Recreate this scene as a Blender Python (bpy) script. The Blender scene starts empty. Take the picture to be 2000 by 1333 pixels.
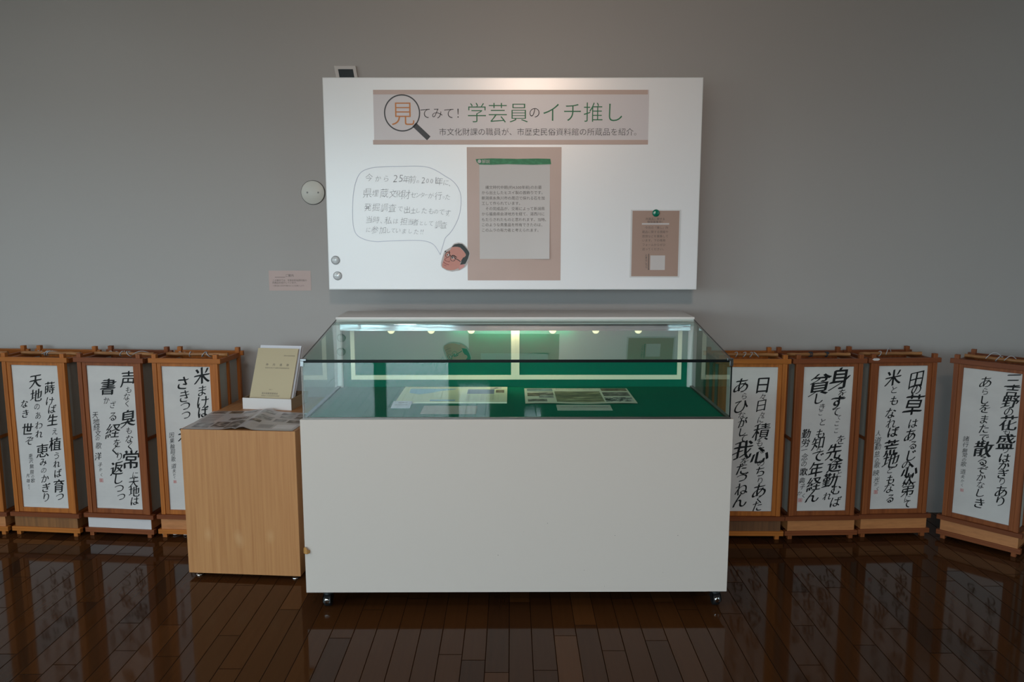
import bpy, bmesh, math, random
from mathutils import Vector, Matrix
from mathutils.geometry import tessellate_polygon

# tuning: exposure, sky strength, lamps, paint
EXPO = 0.0
SKY = 11.3
LAMP1 = 10.0
LAMP2 = 9.0
LAMP3 = 25.0
LEDE = 1.2
TUBE = 22.0
WALLRGB = (166, 161, 159)
CABRGB = (206, 195, 187)
FL1 = (68, 40, 20)
FL2 = (53, 32, 19)
FL3 = (84, 51, 26)
FSPEC = 0.15

sc = bpy.context.scene
COL = sc.collection
PI = math.pi

# ------------------------------------------------------------------ camera
F_PX, EYE = 1530.0, 1.55
PITCH = math.atan(216 / F_PX)
cam = bpy.data.cameras.new('camera')
cam.sensor_width = 36.0
cam.lens = 36.0 * F_PX / 2000.0
cam.clip_start = 0.02
cam_o = bpy.data.objects.new('camera', cam)
cam_o.location = (0, 0, EYE)
cam_o.rotation_euler = (PI / 2 - PITCH, 0, 0)
COL.objects.link(cam_o)
sc.camera = cam_o

# ------------------------------------------------------------------ colour management
sc.view_settings.view_transform = 'Standard'
sc.view_settings.look = 'None'
sc.view_settings.gamma = 1.0
sc.view_settings.exposure = EXPO
sc.view_settings.use_curve_mapping = False

# ------------------------------------------------------------------ daylight outside the windows
w = bpy.data.worlds.new('daylight'); sc.world = w; w.use_nodes = True
nt = w.node_tree; nt.nodes.clear()
wo = nt.nodes.new('ShaderNodeOutputWorld'); bg = nt.nodes.new('ShaderNodeBackground')
tc = nt.nodes.new('ShaderNodeTexCoord'); sx = nt.nodes.new('ShaderNodeSeparateXYZ')
rp = nt.nodes.new('ShaderNodeValToRGB')
nt.links.new(tc.outputs['Generated'], sx.inputs[0]); nt.links.new(sx.outputs['Z'], rp.inputs[0])
rp.color_ramp.elements[0].position = 0.0; rp.color_ramp.elements[0].color = (0.20, 0.21, 0.21, 1)
rp.color_ramp.elements[1].position = 0.35; rp.color_ramp.elements[1].color = (0.74, 0.85, 1.0, 1)
e = rp.color_ramp.elements.new(0.03); e.color = (0.82, 0.90, 1.0, 1)
nt.links.new(rp.outputs[0], bg.inputs[0]); nt.links.new(bg.outputs[0], wo.inputs[0])
bg.inputs[1].default_value = SKY

WALL_Y = 4.17
ROOM = (-5.2, 5.2, -6.0, WALL_Y, 3.3)      # x0 x1 y0 y1 height
# openings: (wall, a0, a1, z0, z1)
WINDOWS = [('back', -4.95, -3.45, 0.05, 2.9), ('back', -3.32, -2.03, 0.05, 2.9), ('back', -1.90, -0.86, 0.05, 2.9),
           ('back', -0.76, -0.22, 0.85, 2.9), ('back', 0.28, 0.60, 1.25, 2.3), ('left', -3.4, 0.7, 0.9, 2.35), ('right', -1.5, -0.6, 0.6, 2.5)]

def portal(loc, rot, sx_, sy_):
    l = bpy.data.lights.new('window_portal', 'AREA'); l.shape = 'RECTANGLE'; l.size = sx_; l.size_y = sy_
    l.cycles.is_portal = True
    o = bpy.data.objects.new('window_portal', l); o.location = loc; o.rotation_euler = rot; COL.objects.link(o)
for (side, a0, a1, z0, z1) in WINDOWS:
    if side == 'back':
        portal(((a0 + a1) / 2, ROOM[2] - 0.02, (z0 + z1) / 2), (PI / 2, 0, 0), a1 - a0, z1 - z0)   # emits +y
    elif side == 'left':
        portal((ROOM[0] - 0.02, (a0 + a1) / 2, (z0 + z1) / 2), (PI / 2, 0, -PI / 2), a1 - a0, z1 - z0)
    else:
        portal((ROOM[1] + 0.02, (a0 + a1) / 2, (z0 + z1) / 2), (PI / 2, 0, PI / 2), a1 - a0, z1 - z0)

def disk_lamp(name, loc, size, watts, col, aim=None, spread=180):
    l = bpy.data.lights.new(name, 'AREA'); l.shape = 'DISK'; l.size = size; l.energy = watts; l.color = col
    l.spread = math.radians(spread)
    o = bpy.data.objects.new(name, l); o.location = loc; COL.objects.link(o)
    d = (Vector(aim) - Vector(loc)) if aim else Vector((0, 0, -1))
    o.rotation_euler = d.to_track_quat('-Z', 'Y').to_euler()
disk_lamp('ceiling_lamp', (0.2, -0.9, 3.22), 0.36, LAMP1, (1.0, 0.74, 0.58), (0.2, 4.0, 1.9), 75)
disk_lamp('ceiling_lamp', (-0.9, 1.0, 3.2), 0.12, LAMP2, (1.0, 0.97, 0.92))
disk_lamp('ceiling_lamp', (-3.4, 1.5, 3.22), 0.5, LAMP3, (1.0, 0.99, 0.95))  # unseen lamp, added to brighten the upper left of the wall
disk_lamp('ceiling_lamp', (4.1, 1.9, 3.22), 0.5, LAMP3 * 0.55, (0.80, 0.94, 1.0))

# ------------------------------------------------------------------ small helpers
def at(u, v, y):
    """the point of the plane at depth y that the photograph shows at (u, v)"""
    dx, dy = (u - 1000) / F_PX, (v - 666.5) / F_PX
    s, c = math.sin(PITCH), math.cos(PITCH)
    d = Vector((dx, c - dy * s, -s - dy * c))
    t = y / d.y
    return Vector((0, 0, EYE)) + d * t

def srgb(r, g, b):
    f = lambda x: (x / 255 / 12.92) if x / 255 <= 0.04045 else ((x / 255 + 0.055) / 1.055) ** 2.4
    return (f(r), f(g), f(b), 1.0)

class MB:
    """collects shapes, linked as ONE mesh object"""
    def __init__(s): s.v = []; s.f = []; s.m = []; s.sm = []
    def add(s, vs, fs, m=0, smooth=False):
        n = len(s.v); s.v += [tuple(p) for p in vs]
        for f in fs: s.f.append([n + i for i in f]); s.m.append(m); s.sm.append(smooth)
    def box(s, x0, x1, y0, y1, z0, z1, m=0):
        s.add([(x0, y0, z0), (x1, y0, z0), (x1, y1, z0), (x0, y1, z0), (x0, y0, z1), (x1, y0, z1), (x1, y1, z1), (x0, y1, z1)],
              [(0, 3, 2, 1), (4, 5, 6, 7), (0, 1, 5, 4), (1, 2, 6, 5), (2, 3, 7, 6), (3, 0, 4, 7)], m)
    def hexa(s, b, t, m=0):
        s.add(list(b) + list(t), [(0, 3, 2, 1), (4, 5, 6, 7), (0, 1, 5, 4), (1, 2, 6, 5), (2, 3, 7, 6), (3, 0, 4, 7)], m)
    def quad(s, a, b, c, d, m=0): s.add([a, b, c, d], [(0, 1, 2, 3)], m)
    def lathe(s, prof, M=Matrix(), seg=24, m=0, smooth=True, cap=True):
        n = len(s.v); k = len(prof)
        for i in range(seg):
            a = 2 * PI * i / seg
            for (r, z) in prof: s.v.append(tuple(M @ Vector((r * math.cos(a), r * math.sin(a), z))))
        for i in range(seg):
            j = (i + 1) % seg
            for q in range(k - 1):
                s.f.append([n + i * k + q, n + j * k + q, n + j * k + q + 1, n + i * k + q + 1]); s.m.append(m); s.sm.append(smooth)
        if cap:
            s.f.append([n + i * k for i in range(seg)][::-1]); s.m.append(m); s.sm.append(False)
            s.f.append([n + i * k + k - 1 for i in range(seg)]); s.m.append(m); s.sm.append(False)
    def tube(s, pts, r, seg=8, m=0):
        pts = [Vector(p) for p in pts]; n = len(s.v); up = Vector((0.13, 0.2, 1)).normalized()
        for i, p in enumerate(pts):
            d = (pts[min(i + 1, len(pts) - 1)] - pts[max(i - 1, 0)]).normalized()
            a = d.cross(up)
            if a.length < 1e-3: a = d.cross(Vector((1, 0, 0)))
            a.normalize(); b = d.cross(a)
            for q in range(seg):
                t = 2 * PI * q / seg; s.v.append(tuple(p + a * r * math.cos(t) + b * r * math.sin(t)))
        for i in range(len(pts) - 1):
            for q in range(seg):
                w_ = (q + 1) % seg
                s.f.append([n + i * seg + q, n + i * seg + w_, n + (i + 1) * seg + w_, n + (i + 1) * seg + q]); s.m.append(m); s.sm.append(True)
        s.f.append([n + q for q in range(seg)]); s.m.append(m); s.sm.append(False)
        s.f.append([n + (len(pts) - 1) * seg + q for q in range(seg)][::-1]); s.m.append(m); s.sm.append(False)
    def poly(s, pts3, m=0):
        tri = tessellate_polygon([[Vector(p) for p in pts3]])
        n = len(s.v); s.v += [tuple(p) for p in pts3]
        nn = Vector((0, 0, 0))
        for i in range(len(pts3)):
            a, b = Vector(pts3[i]), Vector(pts3[(i + 1) % len(pts3)]); nn += a.cross(b)
        for t in tri:
            a, b, c = (Vector(pts3[i]) for i in t)
            t = list(t)
            if (b - a).cross(c - a).dot(nn) < 0: t = t[::-1]
            s.f.append([n + i for i in t]); s.m.append(m); s.sm.append(False)
    def build(s, name, mats, parent=None, bevel=0, loc=None, rz=0, fix=True):
        me = bpy.data.meshes.new(name); me.from_pydata(s.v, [], s.f)
        for mt in (mats if isinstance(mats, (list, tuple)) else [mats]): me.materials.append(mt)
        me.polygons.foreach_set('material_index', s.m); me.polygons.foreach_set('use_smooth', s.sm)
        me.update()
        o = bpy.data.objects.new(name, me); COL.objects.link(o)
        if parent: o.parent = parent
        if loc: o.location = loc
        o.rotation_euler.z = rz
        if bevel:
            b = o.modifiers.new('bevel', 'BEVEL'); b.width = bevel; b.segments = 2; b.limit_method = 'ANGLE'; b.angle_limit = math.radians(50)
        return o

def thing(name, label, cat, loc=(0, 0, 0), rz=0, group=None):
    o = bpy.data.objects.new(name, None); COL.objects.link(o); o.empty_display_size = 0.1
    o.location = loc; o.rotation_euler.z = rz
    return tag(o, label, cat, group)
def tag(o, label, cat, group=None):
    o['label'] = label; o['category'] = cat
    if group: o['group'] = group
    return o
def struct(o): o['kind'] = 'structure'; return o

# ------------------------------------------------------------------ lettering (the default font falls back to a Japanese one)
GL = {}
def glyph(ch, off=0.0):
    k = (ch, off)
    if k not in GL:
        cu = bpy.data.curves.new('letter', 'FONT'); cu.body = ch; cu.resolution_u = 4; cu.offset = off
        o = bpy.data.objects.new('letter', cu); COL.objects.link(o)
        me = o.to_mesh()
        vs = [(v.co.x, v.co.y) for v in me.vertices]; fs = [list(p.vertices) for p in me.polygons]
        o.to_mesh_clear(); bpy.data.objects.remove(o); bpy.data.curves.remove(cu)
        GL[k] = (vs, fs)
    return GL[k]
def put(mb, ch, fn, size, m, off=0.0, rot=0.0, shear=0.0, nib=None, fit='box', sxy=(1, 1), curl=0.0, rise=0.0):
    """one character; fn maps local 2-D (right, up) to 3-D; size is its height/width"""
    vs, fs = glyph(ch, off)
    if not vs: return
    xs = [p[0] for p in vs]; ys = [p[1] for p in vs]
    if fit == 'box':
        cx, cy = (min(xs) + max(xs)) / 2, (min(ys) + max(ys)) / 2; k = size / max(max(xs) - min(xs), (max(ys) - min(ys)))
    else: cx, cy = fit; k = size
    cr, sr = math.cos(rot), math.sin(rot)
    base = []
    for (x, y) in vs:
        x = (x - cx) * k * sxy[0]; y = (y - cy) * k * sxy[1]
        y += rise * x
        x += shear * y + curl * math.sin(y / size * 5) * size; y += curl * math.cos(x / size * 6 + 1) * size
        base.append((x * cr - y * sr, x * sr + y * cr))
    for (dx, dy) in (nib or [(0, 0)]):
        mb.add([fn(x + dx * size, y + dy * size) for (x, y) in base], fs, m)
def adv(ch): return 1.0 if ord(ch) > 0x2000 else {'1': .5, ',': .22, '(': .38, ')': .38, '!': .4, ' ': .5}.get(ch, .53)
def typeset(mb, txt, p0, right, up, em, m, off=0.0, sx_=1.0):
    """horizontal line; p0 = left end on the line's vertical middle"""
    p0, right, up = Vector(p0), Vector(right), Vector(up); x = 0
    for ch in txt:
        a = adv(ch)
        if ch not in ' \u3000':
            c = p0 + right * (x * em * sx_)
            put(mb, ch, lambda X, Y, c=c: c + right * X + up * Y, em, m, off, fit=(0.0, 0.36), sxy=(sx_, 1))
        x += a
    return x * em

# ------------------------------------------------------------------ materials
MATS = {}
def mat(name, col, rough=0.5, metal=0.0, spec=0.5, noise=None, bump=None, coat=0.0, coat_rough=0.1, emit=None, transl=None):
    """noise = (colour 2, (scale x, y, z), detail, ramp low, ramp high); bump = (strength, scale xyz)"""
    if name in MATS: return MATS[name]
    m = bpy.data.materials.new(name); m.use_nodes = True; nt = m.node_tree
    b = nt.nodes['Principled BSDF']
    b.inputs['Base Color'].default_value = col; b.inputs['Roughness'].default_value = rough
    b.inputs['Metallic'].default_value = metal; b.inputs['Specular IOR Level'].default_value = spec
    b.inputs['Coat Weight'].default_value = coat; b.inputs['Coat Roughness'].default_value = coat_rough
    if emit:
        b.inputs['Emission Color'].default_value = emit[0]; b.inputs['Emission Strength'].default_value = emit[1]
    def tex(scale, detail=3.0, rough_=0.55):
        t = nt.nodes.new('ShaderNodeTexCoord'); mp = nt.nodes.new('ShaderNodeMapping'); n = nt.nodes.new('ShaderNodeTexNoise')
        mp.inputs['Scale'].default_value = scale; n.inputs['Scale'].default_value = 1.0; n.inputs['Detail'].default_value = detail
        n.inputs['Roughness'].default_value = rough_
        nt.links.new(t.outputs['Object'], mp.inputs[0]); nt.links.new(mp.outputs[0], n.inputs['Vector']); return n
    if noise:
        c2, scl, det, lo, hi = noise
        n = tex(scl, det); r = nt.nodes.new('ShaderNodeValToRGB')
        r.color_ramp.elements[0].position = lo; r.color_ramp.elements[0].color = col
        r.color_ramp.elements[1].position = hi; r.color_ramp.elements[1].color = c2
        nt.links.new(n.outputs['Fac'], r.inputs[0]); nt.links.new(r.outputs[0], b.inputs['Base Color'])
    if bump:
        n = tex(bump[1], 2.0); bp = nt.nodes.new('ShaderNodeBump'); bp.inputs['Strength'].default_value = bump[0]
        bp.inputs['Distance'].default_value = 0.01
        nt.links.new(n.outputs['Fac'], bp.inputs['Height']); nt.links.new(bp.outputs[0], b.inputs['Normal'])
    MATS[name] = m
    return m

WALLC = mat('grey_wall_paint', srgb(*WALLRGB), 0.45, spec=0.4, bump=(0.02, (2, 2, 2)))
OFFW = mat('room_plaster', srgb(196, 193, 188), 0.8)
CEILM = mat('ceiling_paint', srgb(205, 204, 200), 0.8)
INK = mat('brush_ink', srgb(14, 14, 16), 0.6, spec=0.3)
PRINT = mat('print_black', srgb(48, 46, 48), 0.6, spec=0.2)
PRINTG = mat('print_grey', srgb(96, 90, 88), 0.6, spec=0.2)
SEAL = mat('red_seal_ink', srgb(190, 90, 86), 0.7, spec=0.2)
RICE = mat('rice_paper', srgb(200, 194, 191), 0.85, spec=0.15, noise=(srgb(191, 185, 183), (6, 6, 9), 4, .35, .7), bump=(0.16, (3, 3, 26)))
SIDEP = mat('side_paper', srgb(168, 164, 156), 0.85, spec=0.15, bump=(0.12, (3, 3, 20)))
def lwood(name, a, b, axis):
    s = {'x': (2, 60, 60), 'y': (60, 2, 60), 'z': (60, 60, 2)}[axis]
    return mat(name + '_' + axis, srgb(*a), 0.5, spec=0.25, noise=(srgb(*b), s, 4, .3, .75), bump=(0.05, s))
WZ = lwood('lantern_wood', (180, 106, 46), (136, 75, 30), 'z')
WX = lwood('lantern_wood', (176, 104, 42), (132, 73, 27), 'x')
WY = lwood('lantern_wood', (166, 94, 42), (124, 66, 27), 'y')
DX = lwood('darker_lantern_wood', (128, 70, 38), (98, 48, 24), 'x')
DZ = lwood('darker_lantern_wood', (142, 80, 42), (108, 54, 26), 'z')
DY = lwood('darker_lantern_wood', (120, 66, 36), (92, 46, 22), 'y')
PANEL_BROWN = mat('brown_veneer', srgb(140, 92, 50), 0.5, noise=(srgb(112, 72, 38), (90, 90, 3), 4, .3, .7))
PANEL_LIGHT = mat('light_veneer', srgb(186, 122, 72), 0.5, noise=(srgb(166, 106, 62), (14, 14, 60), 3, .3, .7))
PANEL_DARK = mat('dark_veneer', srgb(112, 74, 44), 0.5, noise=(srgb(88, 56, 32), (70, 70, 3), 4, .3, .7))
BAMBOO = mat('bamboo_rod', srgb(158, 106, 60), 0.45, noise=(srgb(126, 80, 42), (5, 60, 60), 3, .3, .7))
CORDW = mat('grey_cord', srgb(176, 176, 182), 0.7); CORDB = mat('dark_cord', srgb(44, 50, 62), 0.7)
PAPERW = mat('white_paper', srgb(200, 193, 193), 0.7, spec=0.2)
OAK = mat('plinth_veneer', srgb(192, 139, 90), 0.42, spec=0.4, noise=(srgb(168, 113, 68), (75, 75, 2.2), 5, .25, .78))
OAKE = mat('plinth_side_veneer', srgb(172, 122, 78), 0.42, spec=0.4, noise=(srgb(146, 98, 60), (75, 4, 4), 5, .25, .78))
CHROME = mat('chrome', srgb(210, 212, 216), 0.12, metal=1.0)
ALU = mat('satin_aluminium', srgb(200, 202, 204), 0.28, metal=1.0)
TRIMM = mat('dull_trim_metal', srgb(122, 115, 110), 0.38, metal=1.0)
POLISH = mat('polished_metal', srgb(215, 217, 220), 0.07, metal=1.0, bump=(0.04, (3, 1, 30)))
WHITEP = mat('white_lacquer', srgb(*CABRGB), 0.35, spec=0.4)
WHITEU = mat('white_unit_paint', srgb(216, 212, 210), 0.4, spec=0.4)
BLACK = mat('black_rubber', srgb(18, 18, 20), 0.5)
SHADOWB = mat('underside_shadow', srgb(26, 24, 24), 0.7)  # shadow of the gap under the case, put into the colour
GREEN = mat('green_felt', srgb(0, 114, 90), 0.95, spec=0.05, noise=(srgb(0, 104, 82), (300, 300, 300), 2, .3, .7))
CREAM = mat('cream_strip', srgb(246, 238, 206), 0.5)
EDGE = mat('dark_glass_edge', srgb(7, 13, 14), 0.45, spec=0.2)
BOARDM = mat('whiteboard_enamel', srgb(238, 237, 241), 0.27, spec=0.8, coat=1.0, coat_rough=0.32)
BOARDE = mat('board_edge_trim', srgb(222, 224, 226), 0.3)
PINK = mat('pinkish_brown_print', srgb(196, 168, 160), 0.36, spec=0.6, noise=(srgb(186, 160, 150), (3, 3, 3), 2, .3, .7))
BANNER = mat('pale_banner_print', srgb(212, 204, 208), 0.34, spec=0.6)
SHEETG = mat('pale_sheet_print', srgb(206, 200, 200), 0.5)
GREENP = mat('green_print', srgb(30, 122, 80), 0.5, noise=(srgb(58, 150, 104), (40, 40, 90), 3, .45, .75))
TITLEG = mat('title_green', srgb(28, 112, 74), 0.5); ORANGE = mat('title_orange', srgb(206, 128, 66), 0.5)
CHARC = mat('magnifier_charcoal', srgb(58, 60, 66), 0.5)
PEN = mat('pen_line_blue', srgb(172, 176, 204), 0.6); PENG = mat('pen_grey', srgb(136, 136, 142), 0.6)
COVER = mat('cream_book_cover', srgb(186, 171, 142), 0.6, spec=0.25)
KRAFT = mat('kraft_card', srgb(150, 128, 100), 0.8)

def make_glass():
    m = bpy.data.materials.new('clear_glass'); m.use_nodes = True; nt = m.node_tree; nt.nodes.clear()
    o = nt.nodes.new('ShaderNodeOutputMaterial'); mx = nt.nodes.new('ShaderNodeMixShader')
    tr = nt.nodes.new('ShaderNodeBsdfTransparent'); gl = nt.nodes.new('ShaderNodeBsdfGlossy')
    fr = nt.nodes.new('ShaderNodeFresnel'); ge = nt.nodes.new('ShaderNodeNewGeometry'); ml = nt.nodes.new('ShaderNodeMath'); sb = nt.nodes.new('ShaderNodeMath')
    tr.inputs[0].default_value = (0.905, 0.975, 0.962, 1); gl.inputs[0].default_value = (1, 1, 1, 1); gl.inputs['Roughness'].default_value = 0.0
    fr.inputs['IOR'].default_value = 1.75        # front and rear surface of the pane together
    sb.operation = 'SUBTRACT'; sb.inputs[0].default_value = 1.0; nt.links.new(ge.outputs['Backfacing'], sb.inputs[1])
    ml.operation = 'MULTIPLY'; nt.links.new(fr.outputs[0], ml.inputs[0]); nt.links.new(sb.outputs[0], ml.inputs[1])
    nt.links.new(ml.outputs[0], mx.inputs[0]); nt.links.new(tr.outputs[0], mx.inputs[1]); nt.links.new(gl.outputs[0], mx.inputs[2])
    nt.links.new(mx.outputs[0], o.inputs[0]); return m
GLASS = make_glass()

def photo_mat(name, c1, c2, c3, scale, thr=(.3, .5, .7)):
    m = bpy.data.materials.new(name); m.use_nodes = True; nt = m.node_tree; b = nt.nodes['Principled BSDF']
    t = nt.nodes.new('ShaderNodeTexCoord'); mp = nt.nodes.new('ShaderNodeMapping'); n = nt.nodes.new('ShaderNodeTexNoise'); r = nt.nodes.new('ShaderNodeValToRGB')
    mp.inputs['Scale'].default_value = scale; n.inputs['Scale'].default_value = 1; n.inputs['Detail'].default_value = 5
    nt.links.new(t.outputs['Object'], mp.inputs[0]); nt.links.new(mp.outputs[0], n.inputs['Vector']); nt.links.new(n.outputs['Fac'], r.inputs[0])
    r.color_ramp.elements[0].position = thr[0]; r.color_ramp.elements[0].color = srgb(*c1)
    r.color_ramp.elements[1].position = thr[2]; r.color_ramp.elements[1].color = srgb(*c3)
    e_ = r.color_ramp.elements.new(thr[1]); e_.color = srgb(*c2)
    nt.links.new(r.outputs[0], b.inputs['Base Color']); b.inputs['Roughness'].default_value = 0.45
    return m
PH_A = photo_mat('photo_print_stones', (44, 40, 40), (104, 92, 86), (168, 156, 148), (40, 40, 40))
PH_B = photo_mat('photo_print_grey', (96, 92, 92), (142, 138, 138), (184, 182, 182), (30, 30, 30))
PH_C = photo_mat('photo_print_earth', (52, 40, 32), (116, 92, 70), (160, 146, 126), (26, 26, 26))
PH_D = photo_mat('photo_print_forest', (44, 48, 36), (110, 104, 74), (196, 190, 150), (14, 60, 40), (.3, .48, .72))
PH_E = photo_mat('photo_print_sherds', (30, 30, 30), (34, 34, 34), (196, 196, 190), (50, 50, 50), (.40, .5, .54))
PH_F = photo_mat('photo_print_sky', (60, 70, 50), (120, 130, 130), (180, 190, 200), (12, 30, 30))
MAPB = mat('map_print_blue', srgb(140, 182, 214), 0.5)

def floor_mat():
    """lacquered strip flooring: rows 86.5 mm wide, each with its own stagger and each plank with its own tone"""
    m = bpy.data.materials.new('dark_floor_planks'); m.use_nodes = True; nt = m.node_tree; b = nt.nodes['Principled BSDF']
    def M(op, a, c=None):
        n = nt.nodes.new('ShaderNodeMath'); n.operation = op
        for k, q in enumerate((a, c)):
            if q is None: continue
            if isinstance(q, (int, float)): n.inputs[k].default_value = q
            else: nt.links.new(q, n.inputs[k])
        return n.outputs[0]
    t = nt.nodes.new('ShaderNodeTexCoord'); sx = nt.nodes.new('ShaderNodeSeparateXYZ'); nt.links.new(t.outputs['Object'], sx.inputs[0])
    RW, PL = 0.0865, 0.91
    xs = M('DIVIDE', M('ADD', sx.outputs['X'], 0.0107), RW); row = M('FLOOR', xs); fx = M('SUBTRACT', xs, row)
    wn = nt.nodes.new('ShaderNodeTexWhiteNoise'); wn.noise_dimensions = '1D'; nt.links.new(row, wn.inputs['W'])
    ys = M('ADD', M('DIVIDE', sx.outputs['Y'], PL), wn.outputs['Value']); pl = M('FLOOR', ys); fy = M('SUBTRACT', ys, pl)
    cb = nt.nodes.new('ShaderNodeCombineXYZ'); nt.links.new(row, cb.inputs[0]); nt.links.new(pl, cb.inputs[1])
    w2 = nt.nodes.new('ShaderNodeTexWhiteNoise'); w2.noise_dimensions = '3D'; nt.links.new(cb.outputs[0], w2.inputs['Vector'])
    ex = M('MULTIPLY', M('MINIMUM', fx, M('SUBTRACT', 1.0, fx)), RW); ey = M('MULTIPLY', M('MINIMUM', fy, M('SUBTRACT', 1.0, fy)), PL)
    d = M('MINIMUM', ex, ey)
    mr = nt.nodes.new('ShaderNodeMapRange'); mr.inputs['From Min'].default_value = 0.0010; mr.inputs['From Max'].default_value = 0.0022; nt.links.new(d, mr.inputs[0])
    joint = mr.outputs[0]                                      # 0 in the joint, 1 on the plank
    rp_ = nt.nodes.new('ShaderNodeValToRGB'); nt.links.new(w2.outputs['Value'], rp_.inputs[0]); el = rp_.color_ramp.elements
    el[0].position = 0; el[0].color = srgb(*FL2); el[1].position = 1; el[1].color = srgb(*FL3)
    e1 = el.new(0.45); e1.color = srgb(*FL1); e2 = el.new(0.8); e2.color = srgb(*FL1)
    n = nt.nodes.new('ShaderNodeTexNoise'); mp2 = nt.nodes.new('ShaderNodeMapping'); mp2.inputs['Scale'].default_value = (70, 3, 1)
    nt.links.new(t.outputs['Object'], mp2.inputs[0]); nt.links.new(mp2.outputs[0], n.inputs['Vector']); n.inputs['Scale'].default_value = 1; n.inputs['Detail'].default_value = 4
    g = nt.nodes.new('ShaderNodeMapRange'); g.inputs['To Min'].default_value = 0.82; g.inputs['To Max'].default_value = 1.16; nt.links.new(n.outputs['Fac'], g.inputs[0])
    k = M('MULTIPLY', g.outputs[0], M('ADD', M('MULTIPLY', joint, 0.65), 0.35))
    mx = nt.nodes.new('ShaderNodeMix'); mx.data_type = 'RGBA'; mx.blend_type = 'MULTIPLY'; mx.inputs[0].default_value = 1.0
    nt.links.new(rp_.outputs[0], mx.inputs[6]); nt.links.new(k, mx.inputs[7]); nt.links.new(mx.outputs[2], b.inputs['Base Color'])
    nt.links.new(M('MULTIPLY', joint, FSPEC), b.inputs['Specular IOR Level'])
    bp = nt.nodes.new('ShaderNodeBump'); bp.inputs['Strength'].default_value = 0.5; bp.inputs['Distance'].default_value = 0.0015
    nt.links.new(joint, bp.inputs['Height']); nt.links.new(bp.outputs[0], b.inputs['Normal'])
    nt.links.new(M('SUBTRACT', 1.0, M('MULTIPLY', joint, 0.935)), b.inputs['Roughness'])
    return m

# ------------------------------------------------------------------ the room
X0, X1, Y0, Y1, HT = ROOM
T = 0.15
mb = MB(); mb.box(X0 - T, X1 + T, Y0 - T, Y1 + T, -0.1, 0); struct(mb.build('floor', floor_mat()))
mb = MB(); mb.box(X0 - T, X1 + T, Y0 - T, Y1 + T, HT, HT + 0.1); struct(mb.build('ceiling', CEILM))
mb = MB(); mb.box(X0 - T, X1 + T, Y1, Y1 + T, 0, HT); struct(mb.build('wall_front', WALLC))
def wall_with_openings(name, side):
    mb = MB(); ops = sorted([w_[1:] for w_ in WINDOWS if w_[0] == side]); lo, hi = (X0 - T, X1 + T) if side == 'back' else (Y0, Y1)
    def bx(a0, a1, z0, z1):
        if a1 - a0 < 1e-4 or z1 - z0 < 1e-4: return
        if side == 'back': mb.box(a0, a1, Y0 - T, Y0, z0, z1)
        elif side == 'left': mb.box(X0 - T, X0, a0, a1, z0, z1)
        else: mb.box(X1, X1 + T, a0, a1, z0, z1)
    p = lo
    for (a0, a1, z0, z1) in ops:
        bx(p, a0, 0, HT); bx(a0, a1, 0, z0); bx(a0, a1, z1, HT); p = a1
    bx(p, hi, 0, HT)
    struct(mb.build(name, OFFW))
wall_with_openings('wall_back', 'back'); wall_with_openings('wall_right', 'right'); wall_with_openings('wall_left', 'left')
FRAMEM = mat('window_frame_metal', srgb(60, 60, 62), 0.4, metal=0.6)
for i, (side, a0, a1, z0, z1) in enumerate(WINDOWS):
    mb = MB(); fw = 0.03
    def bx(p0, p1, q0, q1):
        if side == 'back': mb.box(p0, p1, Y0 - 0.10, Y0 - 0.04, q0, q1)
        elif side == 'left': mb.box(X0 - 0.10, X0 - 0.04, p0, p1, q0, q1)
        else: mb.box(X1 + 0.04, X1 + 0.10, p0, p1, q0, q1)
    fw = 0.03; bx(a0, a0 + fw, z0, z1); bx(a1 - fw, a1, z0, z1); bx(a0 + fw, a1 - fw, z0, z0 + fw); bx(a0 + fw, a1 - fw, z1 - fw, z1)
    wn = struct(mb.build('window_%d' % (i + 1), FRAMEM))
    mb = MB()
    if side == 'back': mb.box(a0 + fw, a1 - fw, Y0 - 0.074, Y0 - 0.068, z0 + fw, z1 - fw)
    elif side == 'left': mb.box(X0 - 0.074, X0 - 0.068, a0 + fw, a1 - fw, z0 + fw, z1 - fw)
    else: mb.box(X1 + 0.068, X1 + 0.074, a0 + fw, a1 - fw, z0 + fw, z1 - fw)
    mb.build('window_glass', GLASS, wn)

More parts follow.
